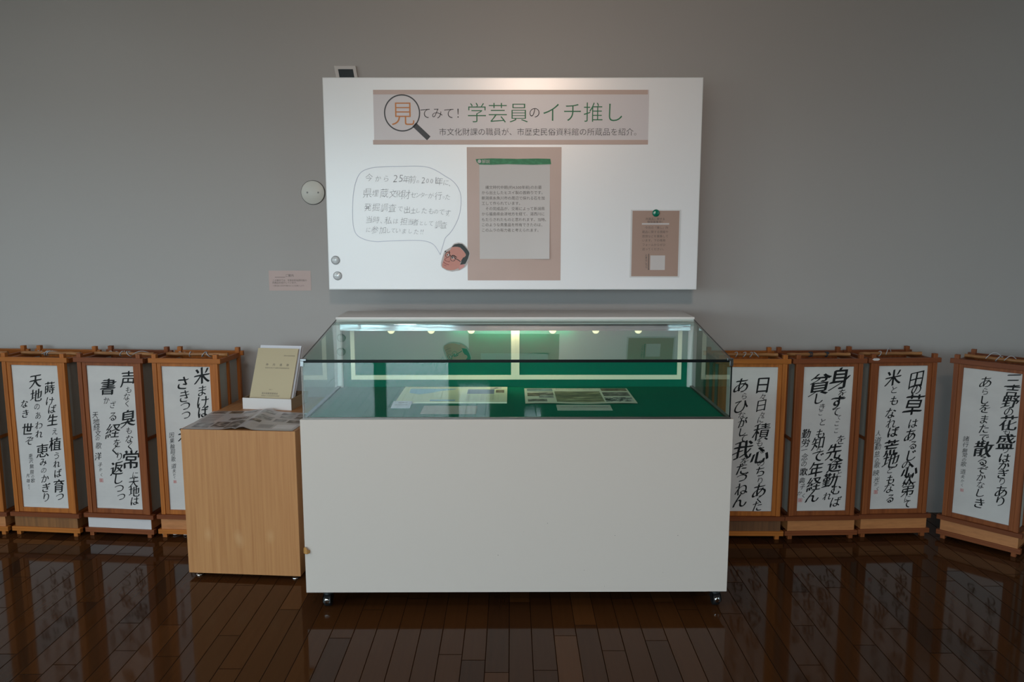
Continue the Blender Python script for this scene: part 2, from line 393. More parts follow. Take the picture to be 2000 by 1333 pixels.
# ------------------------------------------------------------------ standing paper lanterns
CALLI = {
  'L1': ('蒔787,155,79 け773,247,55 ば807,300,57 生794,375,73 え822,456,42 植802,545,90 う812,629,48 れ804,686,50 ば813,751,55 育805,842,88 つ808,920,55 天493,112,86 地484,208,86 の478,288,42 あ485,349,46 わ483,417,51 れ477,478,51 恵518,594,90 み512,677,51 の506,735,37 か520,793,55 ぎ530,857,62 り511,927,59 な213,270,51 き217,338,53 世231,444,79 ぞ248,529,55 恵245,636,33 沢246,669,31 無252,709,33 限250,750,31 の256,780,20 歌254,809,31 光153,773,26 雄149,812,26 か153,845,18 く154,865,20', []),
  'L2': ('声863,89,104 も859,163,42 な814,211,48 く811,258,42 臭808,359,108 も808,445,44 な802,505,55 く805,555,50 常807,648,123 に877,755,40 天830,808,72 地830,871,75 は829,941,55 書429,145,104 か374,239,46 ざ504,268,48 る482,351,53 経465,450,97 を538,535,53 く479,585,64 り566,628,53 返491,712,92 し513,789,66 つ506,856,61 つ536,916,55 天112,343,44 地120,387,44 経122,427,46 文136,471,42 の120,508,27 歌130,557,46 洋103,632,50 子133,693,31 か137,726,24 く147,763,24', [(0.137, 0.802, 0.026)]),
  'L3': ('米821,62,105 ま812,164,65 け814,243,78 ば812,308,73 米825,414,89 の831,489,49 草849,564,89 は849,644,54 え857,698,49 米869,764,84 の883,824,46 花893,896,87 さ424,114,81 き439,204,78 つ441,273,62 つ444,335,62 米409,466,95 の425,554,49 み433,610,59 の441,670,46 る449,723,54 世457,795,87 の458,861,46 中460,927,84 因122,475,34 果123,516,36 輪125,554,35 廻124,590,35 の128,620,23 歌129,644,32 道129,691,34 夫132,725,27 か129,751,19 く132,771,19', [(0.136, 0.801, 0.02)]),
  'R1': ('日719,125,97 々726,203,41 日706,263,71 々730,325,37 に710,360,41 積728,444,114 も706,520,48 る763,571,41 心728,606,112 の750,661,45 ち743,720,63 り752,785,45 あ745,855,86 く753,915,52 た713,964,67 あ297,126,91 ら366,199,39 ひ307,271,86 な331,331,48 が353,379,63 し362,444,52 て374,491,52 我379,568,121 を421,650,52 た365,704,69 づ388,758,69 ね384,844,86 ん364,925,91', []),
  'R2': ('身733,82,139 を800,183,54 す711,246,91 て692,310,52 て760,348,30 こ728,391,30 こ725,440,30 を829,503,59 先701,584,100 途736,675,98 と839,742,39 勤653,785,93 む790,853,63 れ620,899,54 ば799,938,69 貧339,120,134 し340,217,69 き411,276,46 こ388,319,27 と443,378,46 も405,459,59 知366,524,82 ら392,568,35 で376,617,74 年354,710,100 経330,810,91 ん322,896,85 勤119,457,59 労114,522,54 一100,570,39 念114,620,48 の106,669,37 歌105,724,52 典86,785,41 子99,829,37 か53,874,30 く131,893,30', [(0.067, 0.924, 0.026)]),
  'R3': ('田787,97,101 の803,165,66 草771,270,138 は791,399,59 あ746,481,80 る820,552,52 じ803,623,73 の707,690,52 心794,729,103 次774,788,77 第780,859,98 に783,928,40 て782,969,49 米313,82,103 と349,164,47 も366,240,59 な312,327,68 れ339,397,66 ば392,456,68 荒368,568,105 地381,656,108 と380,724,45 も402,792,59 な382,851,68 る423,928,54 人85,464,37 道86,513,45 勤96,558,45 怠91,610,42 の94,654,29 歌102,687,42 映94,743,42 光115,790,37 か112,822,26 く146,855,26', [(0.111, 0.879, 0.026)]),
  'R4': ('三852,48,86 吉852,116,79 野839,188,84 の826,255,50 花840,326,95 も824,383,43 盛824,449,95 り835,504,47 は832,560,57 か829,611,59 ぎ826,667,61 り823,717,47 あ823,785,72 り822,852,61 あ402,80,68 ら406,142,41 し412,199,52 を420,255,57 ま429,328,54 た435,390,54 で447,452,52 散453,525,102 る461,604,54 ぞ472,661,59 か463,718,52 な465,770,47 し476,826,52 き470,896,63 諸143,477,36 行142,518,34 無139,559,32 常142,590,32 の137,623,23 歌136,652,34 道138,704,34 夫142,739,25 か142,768,20 く141,797,20', [(0.145, 0.832, 0.02)]),
}
W, D = 0.335, 0.275
NIB = [(0, 0)] + [(s_ * k * .0125, s_ * k * .0075) for k in (1, 2, 3) for s_ in (-1, 1)]
def paper_sheet(key):
    rnd = random.Random(hash_name(key)); mb = MB()
    x0, x1, z0, z1 = -0.125, 0.125, 0.145, 0.885; y = -D / 2 + 0.012
    # a slightly wavy sheet
    nx, nz = 12, 36
    def sag(x, z): return 0.0012 * math.sin(x * 31 + z * 5 + len(key)) * math.sin(z * 17)
    vs = [(x0 + (x1 - x0) * i / nx, y + sag(x0 + (x1 - x0) * i / nx, z0 + (z1 - z0) * j / nz), z0 + (z1 - z0) * j / nz) for j in range(nz + 1) for i in range(nx + 1)]
    fs = [(j * (nx + 1) + i, j * (nx + 1) + i + 1, (j + 1) * (nx + 1) + i + 1, (j + 1) * (nx + 1) + i) for j in range(nz) for i in range(nx)]
    mb.add(vs, fs, 0, True)
    if key in CALLI:
        txt, seals = CALLI[key]; hh = z1 - z0
        for t_ in txt.split():
            ch = t_[0]; a, b_, s_ = (float(q) / 1000 for q in t_[1:].split(','))
            cx = x0 + a * (x1 - x0); cz = z1 - b_ * hh; s_ *= hh
            def fn(X, Z, cx=cx, cz=cz):
                px, pz = cx + X, cz + Z
                return (px, y + sag(px, pz) - 0.0005, pz)
            small = s_ < 0.036
            k = rnd.uniform(.7, 1.25)
            nib = [(p * k, q * k) for (p, q) in NIB] if not small else [(0, 0)]
            put(mb, ch, fn, s_ * 1.04, 1, 0.0 if small else -0.013, math.radians(rnd.uniform(-3, 3)), rnd.uniform(.02, .14),
                nib, sxy=(rnd.uniform(.86, .98), 1.0), curl=rnd.uniform(.015, .034), rise=rnd.uniform(.10, .24))
        for (a, b_, s_) in seals:
            cx = x0 + a * (x1 - x0); cz = z1 - b_ * hh; s_ = s_ * hh / 2
            def sq(l, r, b2, t2): mb.quad(*[(cx + p, y + sag(cx, cz) - 0.0009, cz + q) for p, q in ((l, b2), (r, b2), (r, t2), (l, t2))], 2)
            g = s_ * .16
            sq(-s_, s_, -s_, -s_ + g); sq(-s_, s_, s_ - g, s_); sq(-s_, -s_ + g, -s_, s_); sq(s_ - g, s_, -s_, s_)
            for q in (-.45, 0, .45): sq(-s_ * .7, s_ * .7, s_ * (q - .1), s_ * (q + .1))
            sq(-g / 2, g / 2, -s_ * .8, s_ * .8)
    return mb
def hash_name(k): return sum(ord(c) * (i + 3) for i, c in enumerate(k))

def helix(cx, cy, cz, r, turns, pitch, lean=0.0, ph=0.0, n=14):
    out = []
    for i in range(int(turns * n) + 1):
        a = ph + 2 * PI * i / n
        out.append((cx + pitch * i / n + lean * math.sin(a) * r, cy + r * math.cos(a), cz + r * math.sin(a)))
    return out

def lantern(key, label, loc, rz, panel, dark=False, cords=(), extra=None):
    wz, wx, wy = (DZ, DX, DY) if dark else (WZ, WX, WY)
    t = thing('floor_lantern', label, 'lantern', loc, rz, 'wooden paper lanterns along the wall')
    B = 0.0015; p = 0.022; hx, hy = W / 2, D / 2
    for sx_ in (-1, 1):
        for sy_ in (-1, 1):
            mb = MB(); cx, cy = sx_ * (hx - p / 2), sy_ * (hy - p / 2)
            mb.box(cx - p / 2, cx + p / 2, cy - p / 2, cy + p / 2, 0.122, 0.946); mb.build('post', wz, t, B)
            mb = MB(); mb.box(cx - .011, cx + .011, cy - .011, cy + .011, 0, 0.021); mb.build('foot', wz, t, B)
    oh = 0.017
    for sy_ in (-1, 1):
        y0, y1 = sorted((sy_ * (hy + 0.004), sy_ * (hy - 0.014)))
        mb = MB(); mb.box(-hx - oh, hx + oh, y0, y1, 0.902, 0.926); mb.build('top_rail', wx, t, B)
        y0, y1 = sorted((sy_ * (hy + 0.010), sy_ * (hy - 0.018)))
        mb = MB(); mb.box(-hx - oh - .004, hx + oh + .004, y0, y1, 0.100, 0.122); mb.build('base_upper_rail', DX, t, B)
        y0, y1 = sorted((sy_ * (hy + 0.008), sy_ * (hy - 0.018)))
        mb = MB(); mb.box(-hx - oh - .002, hx + oh + .002, y0, y1, 0.021, 0.045); mb.build('base_lower_rail', wx, t, B)
    for sx_ in (-1, 1):
        x0, x1 = sorted((sx_ * (hx - 0.001), sx_ * (hx - 0.018)))
        mb = MB(); mb.box(x0, x1, -hy + .014, hy - .014, 0.893, 0.917); mb.build('side_top_rail', wy, t, B)
        mb = MB(); mb.box(x0, x1, -hy + .018, hy - .018, 0.102, 0.120); mb.build('side_base_rail', wy, t, B)
        mb = MB(); mb.box(x0, x1, -hy + .018, hy - .018, 0.024, 0.043); mb.build('side_base_rail', wy, t, B)
        xx = sx_ * (hx - 0.010)
        mb = MB(); mb.box(xx - .006, xx + .006, -.008, .008, 0.122, 0.893); mb.box(xx - .005, xx + .005, -hy + p, hy - p, 0.500, 0.514)
        mb.build('side_lattice', wz, t)
        xx = sx_ * (hx - 0.015)
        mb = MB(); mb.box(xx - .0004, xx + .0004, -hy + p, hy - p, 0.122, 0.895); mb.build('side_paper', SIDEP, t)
    # sashes that hold the paper at front and rear
    for sy_, nm in ((-1, 'sash'), (1, 'rear_sash')):
        y0, y1 = sorted((sy_ * (hy - 0.005), sy_ * (hy - 0.020)))
        mb = MB(); mb.box(-.1455, -.125, y0, y1, 0.122, 0.902); mb.box(.125, .1455, y0, y1, 0.122, 0.902)
        mb.box(-.125, .125, y0, y1, 0.122, 0.145); mb.box(-.125, .125, y0, y1, 0.885, 0.902); mb.build(nm, wz, t, B)
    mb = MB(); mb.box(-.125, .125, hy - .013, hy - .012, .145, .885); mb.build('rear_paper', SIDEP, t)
    fp = paper_sheet(key).build('calligraphy_paper', [RICE, INK, SEAL], t)
    # base: four veneer boards
    mb = MB(); q = hx + .004; qy = hy + .0
    mb.box(-q, q, -qy, -qy + .008, .045, .100); mb.box(-q, q, qy - .008, qy, .045, .100)
    mb.box(-q, -q + .008, -qy + .008, qy - .008, .045, .100); mb.box(q - .008, q, -qy + .008, qy - .008, .045, .100)
    mb.build('base_panel', PANEL_LIGHT if panel == PAPERW else panel, t)
    if panel == PAPERW:
        mb = MB(); mb.box(-q + .001, q - .001, -qy - .0012, -qy - .0002, .046, .099); lb = mb.build('base_paper_strip', PAPERW, t); lb['label'] = 'blank white paper strip on the base'
    mb = MB(); mb.tube([(-hx + .006 + i * (W - .012) / 12, 0.0 + .002 * math.sin(i), 0.926 + .001 * math.sin(i * 2.1)) for i in range(13)], 0.009, 10)
    rod = mb.build('hanging_rod', BAMBOO, t)
    for c in cords:
        kind = c[0]; mb = MB()
        if kind == 'w': mb.tube(helix(c[1], 0, .926, .0125, c[2], c[3], c[4], 0.6), .0022, 6)
        elif kind == 'arc': mb.tube([(c[1] + (c[2] - c[1]) * i / 12, -.03 + .06 * i / 12, .926 + c[3] * math.sin(PI * i / 12)) for i in range(13)], .0018, 6)
        else: mb.tube([(c[1] + (c[2] - c[1]) * i / 12, .10 - .1 * i / 12, .918 + .012 * (i / 12) + .004 * math.sin(i)) for i in range(13)], .0025, 6)
        mb.build('cord', CORDB if len(c) > 5 else CORDW, t)
    return t

def placed(l, r):
    """centre and turn of a lantern from its two front feet"""
    l, r = Vector((*l, 0)), Vector((*r, 0)); d = (r - l).normalized(); n = Vector((-d.y, d.x, 0)); m_ = (l + r) / 2
    return m_ + n * (D / 2 - .011), math.atan2(d.y, d.x)
ROW = [
 ('L0', 'wooden paper lantern cut off by the left edge of the photo', (-2.925, 3.885), (-2.612, 3.862), PANEL_LIGHT, False, ()),
 ('L1', 'paper lantern at far left with plain brown base and cord on its rod', (-2.546, 3.868), (-2.218, 3.833), PANEL_BROWN, False, (('w', -.03, 2.1, .012, .8), ('run', -.15, -.04), ('arc', -.03, .03, .01))),
 ('L2', 'paper lantern on the left with a white paper strip on its base', (-2.156, 3.852), (-1.838, 3.816), PAPERW, True, (('w', -.02, 1.2, .01, .6), ('w', .02, 1.3, .012, -.6), ('run', -.15, -.02), ('arc', .06, .12, .014))),
 ('L3', 'paper lantern partly hidden by the wooden plinth, open right side showing', (-1.772, 3.826), (-1.452, 3.800), PANEL_LIGHT, False, (('w', -.04, 1.0, .01, .3), ('w', .03, 1.0, .01, .9), ('w', .055, 1.0, .01, -.7), ('run', -.15, -.05))),
 ('R1', 'paper lantern half hidden behind the right end of the display case', (1.022, 3.800), (1.345, 3.796), PANEL_DARK, False, (('w', -.06, 1, .03, .9), ('w', -.015, 1, .02, .9), ('w', .02, 1, .015, .7), ('w', .05, 1, .01, -.8))),
 ('R2', 'paper lantern right of the display case with two dark knots on its rod', (1.403, 3.800), (1.722, 3.812), PANEL_LIGHT, True, (('w', -.05, 2.6, .006, .2, 1), ('w', .035, 2.4, .005, .2, 1))),
 ('R3', 'paper lantern with a torn white bit at its top left corner', (1.782, 3.826), (2.104, 3.842), PANEL_LIGHT, True, (('w', -.06, .8, .006, .5), ('arc', -.04, .02, .028))),
 ('R4', 'paper lantern turned towards the case at the right edge of the photo', (2.188, 3.812), (2.414, 3.575), PANEL_LIGHT, True, (('w', -.02, 1.2, .012, .9), ('arc', -.06, .0, .03), ('arc', .02, .06, .02))),
]
LANT = {}
for (k, lab, l, r, pn, dk, co) in ROW:
    c_, a_ = placed(l, r)
    LANT[k] = lantern(k, lab, c_, a_, pn, dk, co)
mb = MB(); mb.add([(-.168, -.1420, .919), (-.160, -.1425, .926), (-.135, -.1425, .925), (-.128, -.1420, .920), (-.138, -.1422, .914), (-.158, -.1422, .914)], [(0, 5, 4, 3, 2, 1)], 0)
mb.add([(-.162, -.1405, .9268), (-.135, -.1405, .9268), (-.138, -.128, .9268), (-.158, -.126, .9268)], [(0, 1, 2, 3)], 0)
o = mb.build('torn_paper', PAPERW, LANT['R3']); o['label'] = 'torn scrap of white paper stuck on the top rail'
# white flex under the third lantern
mb = MB(); mb.tube([(-1.80 + .008 * i, 3.86 - .02 * math.sin(i * .9) - .0005 * i, .004 + .003 * abs(math.sin(i * 1.3))) for i in range(34)], .003, 6)
tag(mb.build('electric_flex', PAPERW), 'thin white electric flex on the floor by the wooden plinth', 'cable')

# ------------------------------------------------------------------ wooden plinth with books
a_ = math.atan2(3.325 - 3.367, -.936 + 1.45)
def add_knots(m, pts):
    nt = m.node_tree; b = nt.nodes['Principled BSDF']; src = b.inputs['Base Color'].links[0].from_socket
    t = nt.nodes.new('ShaderNodeTexCoord'); mp = nt.nodes.new('ShaderNodeMapping'); mp.inputs['Scale'].default_value = (1, 0, .6); nt.links.new(t.outputs['Object'], mp.inputs[0])
    for (x, z) in pts:
        ds = nt.nodes.new('ShaderNodeVectorMath'); ds.operation = 'DISTANCE'; nt.links.new(mp.outputs[0], ds.inputs[0]); ds.inputs[1].default_value = (x, 0, z * .6)
        r = nt.nodes.new('ShaderNodeMapRange'); r.inputs['From Min'].default_value = .024; r.inputs['From Max'].default_value = .002; r.inputs['To Max'].default_value = .3; nt.links.new(ds.outputs['Value'], r.inputs[0])
        x_ = nt.nodes.new('ShaderNodeMix'); x_.data_type = 'RGBA'; nt.links.new(r.outputs[0], x_.inputs[0]); nt.links.new(src, x_.inputs[6]); x_.inputs[7].default_value = srgb(214, 172, 126); src = x_.outputs[2]
    nt.links.new(src, b.inputs['Base Color'])
add_knots(OAK, [(.100, .205), (.235, .200), (.385, .205), (.245, .175)])
PT = thing('display_plinth', 'light oak veneer plinth standing left of the glass display case', 'plinth', (-1.456, 3.352, 0), a_)
pw, pd, ph = 0.516, 0.70, 0.685
mb = MB(); mb.box(0, pw, 0, pd, 0.022, ph); mb.build('plinth_body', OAK, PT, .001)
mb = MB(); mb.box(0, pw, 0.0, pd, ph, ph + .0008); o = mb.build('plinth_top', OAKE, PT)
def foot_mb(cx, cy):
    mb = MB(); mb.lathe([(.016, 0), (.017, .004), (.012, .008), (.006, .010), (.006, .022)], Matrix.Translation((cx, cy, 0)), 20); return mb
for cx in (.035, pw - .035):
    for cy in (.03, pd - .04): foot_mb(cx, cy).build('levelling_foot', CHROME, PT)
TOPZ = ph + .0008

# open magazine lying on top
MG = thing('open_magazine', 'open photo magazine lying flat on the front of the wooden plinth', 'magazine', (0, 0, TOPZ))
fl, fs_, fr = Vector((-1.446, 3.352)), Vector((-1.210, 3.338)), Vector((-.955, 3.315))
bl, bs_, br_ = Vector((-1.440, 3.690)), Vector((-1.206, 3.698)), Vector((-.925, 3.640))
def page(a, b, c, d, lift, name, pics):
    """a front-left b front-right c back-right d back-left; lift(s) raises the sheet"""
    mb = MB(); n = 14
    def P(s, t, dz=0):
        p_ = a.lerp(b, s).lerp(d.lerp(c, s), t); return (p_.x, p_.y, .0015 + lift(s, t) + dz)
    def patch(s0, s1, t0, t1, m, dz, k=n):
        vs = [P(s0 + (s1 - s0) * i / k, t0 + (t1 - t0) * j / 6, dz) for j in range(7) for i in range(k + 1)]
        mb.add(vs, [(j * (k + 1) + i, j * (k + 1) + i + 1, (j + 1) * (k + 1) + i + 1, (j + 1) * (k + 1) + i) for j in range(6) for i in range(k)], m, True)
    patch(0, 1, 0, 1, 0, 0); patch(0, 1, 0, 1, 0, -.0012)
    for (s0, s1, t0, t1, m) in pics: patch(s0, s1, t0, t1, m, .0005, 8)
    for r_ in range(7):
        for (s0, s1, t0, t1) in LINES.get(name, ()):
            tt = t0 + (t1 - t0) * r_ / 7; patch(s0, s1, tt, tt + (t1 - t0) * .03, 5, .0005, 6)
    return mb.build('page', [PAPERM, PH_A, PH_B, PH_C, SHEETG, PRINTG], MG)
PAPERM = mat('magazine_paper', srgb(176, 168, 168), 0.35, spec=0.5)
LINES = {'l': [(.06, .36, .40, .80)], 'r': [(.30, .55, .12, .30)]}
page(fl, fs_, bs_, bl, lambda s, t: .010 * max(0, s - .7) / .3 * (1 - max(0, s - .93) / .07 * .6), 'l',
     [(.10, .42, .08, .34, 2), (.42 + .03, .72, .10, .38, 1), (.74, .985, .04, .40, 1), (.60, .95, .46, .60, 1), (.05, .33, .84, .97, 1), (.40, .66, .84, .97, 3), (.70, .94, .84, .98, 2)])
page(fs_, fr, br_, bs_, lambda s, t: .014 * math.exp(-((s - .12) / .12) ** 2), 'r',
     [(.05, .26, .34, .44, 1), (.10, .38, .50, .68, 2), (.06, .32, .80, .92, 2), (.44, .66, .44, .58, 2), (.70, .98, .40, .55, 1), (.46, .68, .64, .76, 2), (.74, .97, .62, .76, 1), (.42, .66, .82, .94, 2), (.72, .95, .80, .92, 1), (.60, .95, .08, .30, 4)])

# tray and two books
def local_frame(p0, ang):
    return Matrix.Translation(p0) @ Matrix.Rotation(ang, 4, 'Z')
ta = math.radians(-8.5)
TR = thing('book_tray', 'open white tray holding books on the rear of the wooden plinth', 'tray', (-1.316, 3.748, TOPZ), ta)
tw, td, th = .250, .200, .055
mb = MB(); mb.box(0, tw, 0, .004, 0, th); mb.build('front_board', mat('tray_paper', srgb(212, 206, 205), .7), TR)
mb = MB(); mb.box(0, tw, .004, td - .004, 0, .003); mb.box(0, .004, .004, td, .003, th); mb.box(tw - .004, tw, .004, td, .003, th); mb.box(.004, tw - .004, td - .004, td, .003, th)
mb.build('kraft_body', KRAFT, TR)
def leaning_book(name, label, y0, lean, wdt, hgt, thk, cover, xo=0, text=False):
    t = thing(name, label, 'book', (-1.316, 3.748, TOPZ + .003), ta, 'books leaning in the white tray')
    c, s = math.cos(lean), math.sin(lean)
    def P(x, h, k): return (xo + x, y0 + h * s + k * c, h * c - k * s + thk * s + .0005)
    def slab(mb, x0, x1, h0, h1, k0, k1, m=0):
        mb.hexa([P(x0, h0, k0), P(x1, h0, k0), P(x1, h0, k1), P(x0, h0, k1)], [P(x0, h1, k0), P(x1, h1, k0), P(x1, h1, k1), P(x0, h1, k1)], m)
    mb = MB(); slab(mb, .002, wdt - .002, .002, hgt - .002, .001, thk - .001); mb.build('page_block', PAPERW, t)
    mb = MB(); slab(mb, 0, wdt, 0, hgt, 0, .001); slab(mb, 0, wdt, 0, hgt, thk - .001, thk); slab(mb, 0, .0012, 0, hgt, .001, thk - .001)
    if text:
        R_, U_ = Vector((1, 0, 0)), Vector((0, s, c))
        def q(x, h): return Vector(P(x, h, -.0004))
        for i, ch in enumerate('仲内遺跡'): put(mb, ch, lambda X, Y, i=i: q(.062 + i * .036, .220) + R_ * X + U_ * Y, .0125, 1)
        typeset(mb, '国道改良工事に伴う埋蔵文化財発掘調査報告書', q(.055, .203), R_, U_, .0060, 1, -.004)
        typeset(mb, '埋蔵文化財調査報告書', q(.142, .268), R_, U_, .0058, 1)
        typeset(mb, '栃木県教育委員会', q(.060, .072), R_, U_, .0105, 1); typeset(mb, '財団法人とちぎ生涯学習文化財団', q(.060, .060), R_, U_, .0062, 1)
        typeset(mb, '2004.3', q(.094, .092), R_, U_, .006, 1)
    mb.build('cover', [cover, PRINTG], t); return t
leaning_book('cream_report', 'cream paperback report leaning in the white tray, front one', .010, math.radians(27), .212, .306, .008, COVER, .020, True)
leaning_book('white_report', 'thick white paperback leaning behind the cream report', .026, math.radians(27), .216, .312, .022, mat('white_cover', srgb(206, 206, 214), .5), .024)

# ------------------------------------------------------------------ glass display case
CASE = thing('glass_display_case', 'long white museum display case with a glass top and green felt lining', 'display case', (0.02, 3.038, 0), math.radians(0.35))
cw = 0.862; gw = 0.849; CD = 0.955; zf = .806
mb = MB(); mb.box(-cw + .004, cw - .004, .022, CD, .085, .796); mb.build('cabinet_body', WHITEU, CASE, .001)
mb = MB(); mb.box(-cw, cw, 0, .020, .080, .806)
rnd = random.Random(5)
mb.build('front_panel', WHITEP, CASE, .0012)
mb = MB()
for _ in range(10):
    x_, z_ = rnd.uniform(-.1, .7), rnd.uniform(.1, .4); r_ = rnd.uniform(.0008, .0018)
    mb.poly([(x_ + r_ * math.cos(k), -.0003, z_ + r_ * math.sin(k)) for k in (0, 1, 2, 3, 4, 5)], 0)
mb.build('scuff_mark', mat('scuff', srgb(120, 116, 110), .8), CASE)
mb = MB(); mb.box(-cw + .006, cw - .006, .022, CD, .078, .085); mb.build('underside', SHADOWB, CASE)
mb = MB(); mb.box(-gw + .01, gw - .01, .024, CD - .27, .796, .806); fl_o = mb.build('display_floor', GREEN, CASE)
# base trim round the glass
mb = MB()
mb.box(-gw - .002, gw + .002, .002, .012, .806, .814); mb.box(-gw - .002, -gw + .014, .012, .66, .800, .814); mb.box(gw - .014, gw + .002, .012, .66, .800, .814)
mb.build('base_trim', TRIMM, CASE)
gy0, gy1 = .006, .662; zt0, zt1 = 1.046, 1.132; tk = .006
def pane(nm, vs_b, vs_t): 
    m_ = MB(); m_.hexa(vs_b, vs_t); return m_.build(nm, GLASS, CASE)
pane('front_glass', [(-gw, gy0, .812), (gw, gy0, .812), (gw, gy0 + tk, .812), (-gw, gy0 + tk, .812)], [(-gw, gy0, zt0 - .007), (gw, gy0, zt0 - .007), (gw, gy0 + tk, zt0 - .006), (-gw, gy0 + tk, zt0 - .006)])
pane('top_glass', [(-gw, gy0, zt0 - .006), (gw, gy0, zt0 - .006), (gw, gy1, zt1 - .006), (-gw, gy1, zt1 - .006)], [(-gw, gy0, zt0), (gw, gy0, zt0), (gw, gy1, zt1), (-gw, gy1, zt1)])
for s_ in (-1, 1):
    xa, xb = sorted((s_ * gw, s_ * (gw - tk)))
    pane('side_glass', [(xa, gy0 + tk, .812), (xb, gy0 + tk, .812), (xb, gy1 - .02, .812), (xa, gy1 - .02, .812)],
         [(xa, gy0 + tk, zt0 - .007), (xb, gy0 + tk, zt0 - .007), (xb, gy1 - .02, zt1 - .010), (xa, gy1 - .02, zt1 - .010)])
mb = MB(); mb.box(-gw, gw, gy0 - .0012, gy0 - .0002, zt0 - .0115, zt0 + .0004); mb.build('front_top_edge', EDGE, CASE)
for s_ in (-1, 1):
    mb = MB(); x_ = s_ * (gw + .0004)
    xa, xb = sorted((x_, s_ * (gw + .0016)))
    mb.hexa([(xa, gy0, zt0 - .006), (xb, gy0, zt0 - .006), (xb, gy1, zt1 - .006), (xa, gy1, zt1 - .006)], [(xa, gy0, zt0), (xb, gy0, zt0), (xb, gy1, zt1), (xa, gy1, zt1)]); mb.build('side_top_edge', EDGE, CASE)
    mb = MB(); xa, xb = sorted((s_ * (gw + .001), s_ * (gw - .004)))
    mb.box(xa, xb, gy0 - .0014, gy0 + .0006, .812, zt0 - .009); mb.build('corner_edge', EDGE if s_ > 0 else TRIMM, CASE)
    mb = MB(); xa, xb = sorted((s_ * (gw + .004), s_ * (gw - .020)))
    mb.box(xa, xb, gy0 - .004, gy0 + .014, zt0 - .004, zt0 + .004); xa, xb = sorted((s_ * (gw + .004), s_ * (gw - .010)))
    mb.box(xa, xb, gy0 - .004, gy0 - .0016, zt0 - .026, zt0 - .004); mb.build('corner_bracket', mat('bracket_metal', srgb(150, 152, 154), .25, metal=1.0), CASE, .001)
# rear unit, felt back board, sliding panel frame
uy0, uy1 = .664, CD
mb = MB(); mb.box(-gw - .002, gw + .002, uy0 + .004, uy1, .80, 1.127); mb.box(-gw - .004, gw + .004, uy0, uy1 + .002, 1.127, 1.142)
mb.build('rear_unit', WHITEU, CASE, .001)
mb = MB(); mb.box(-gw + .022, gw - .022, uy0 - .006, uy0 + .003, .806, 1.107); mb.build('felt_back_board', GREEN, CASE)
for s_ in (-1, 1):
    mb = MB(); xa, xb = sorted((s_ * (gw - .002), s_ * (gw - .022))); mb.box(xa, xb, uy0 - .022, uy0 + .003, .806, 1.118); 
    xa, xb = sorted((s_ * (gw - .022), s_ * (gw - .026))); mb.box(xa, xb, uy0 - .018, uy0 + .003, .806, 1.118); mb.build('corner_post', WHITEU, CASE, .001)
fx0, fx1, fc = -.785, .795, .0
for (a0, a1, c0, c1) in ((fx0, -.0205, .842, 1.10), (-.0005, fx1, .842, 1.10)):
    mb = MB(); y0, y1 = uy0 - .012, uy0 - .006; f_ = .020
    mb.box(a0, a0 + f_, y0, y1, c0, c1); mb.box(a1 - f_ + (.02 if a0 < -.5 else 0), a1 + (.02 if a0 < -.5 else 0), y0, y1, c0, c1)
    xa, xb = a0 + f_, a1 - f_ + (.02 if a0 < -.5 else 0)
    mb.box(xa, xb, y0, y1, c0, c0 + .022); mb.build('sliding_door_frame', CREAM, CASE, .0008)
mb = MB(); mb.box(-gw + .026, gw - .026, uy0 - .052, uy0 - .046, 1.083, 1.114); mb.build('light_pelmet', POLISH, CASE, .0008)
mb = MB(); mb.box(-gw + .026, gw - .026, uy0 - .046, uy0 + .003, 1.107, 1.120); mb.build('light_rail', WHITEU, CASE)
mb = MB(); mb.lathe([(.005, -.28), (.006, -.275), (.006, .275), (.005, .28)], Matrix.Translation((-.01, uy0 - .036, 1.098)) @ Matrix.Rotation(PI / 2, 4, 'Y'), 12)
mb.build('added_light_tube', mat('added_tube_glow', srgb(255, 250, 225), .4, emit=(srgb(255, 246, 214), TUBE)), CASE)  # added glowing tube hidden behind the pelmet, brightens frames and felt
LED = mat('led_diffuser', srgb(255, 244, 200), .4, emit=(srgb(255, 240, 190), LEDE))
for u_, k in ((766, 1), (844, 1), (922, 1), (1081, 1), (1165, 1), (1248, 1)):
    px = at(u_, 650, 3.68).x - .02
    mb = MB(); mb.lathe([(.0005, -.019), (.008, -.0172), (.014, -.012), (.0175, -.004), (.018, .0), (.018, .022)], Matrix.Translation((px, uy0 - .026, 1.085)), 24, 0)
    mb.build('downlight', LED, CASE)
# four swivel castors
def castor(cx, cy):
    e_ = MB(); M1 = Matrix.Translation((cx, cy, .026)) @ Matrix.Rotation(PI / 2, 4, 'Y')
    e_.lathe([(.004, -.016), (.020, -.016), (.025, -.012), (.026, 0), (.025, .012), (.020, .016), (.004, .016)], M1, 26); w1 = e_.build('castor', BLACK, CASE)
    h = MB(); h.lathe([(.020, .052), (.019, .060), (.008, .066), (.008, .078)], Matrix.Translation((cx, cy, 0)), 18)
    n = 14
    for k in range(n - 1):
        a0, a1 = PI * k / (n - 1), PI * (k + 1) / (n - 1)
        r0 = .030
        p = lambda a, x: (cx + x, cy - .002 - r0 * math.cos(a), .026 + r0 * math.sin(a))
        h.quad(p(a0, -.014), p(a0, .014), p(a1, .014), p(a1, -.014))
    for s2 in (-1, 1):
        h.poly([(cx + s2 * .0175, cy - .002 - .029 * math.cos(PI * k / 10), .026 + .029 * math.sin(PI * k / 10)) for k in range(11)])
    h.build('castor_hood', BLACK, w1)
    c = MB(); c.lathe([(.0, .0), (.012, .001), (.012, .004), (.006, .006)], Matrix.Translation((cx, cy - .027, .034)) @ Matrix.Rotation(PI / 2, 4, 'X'), 16); c.build('castor_cap', CHROME, w1)
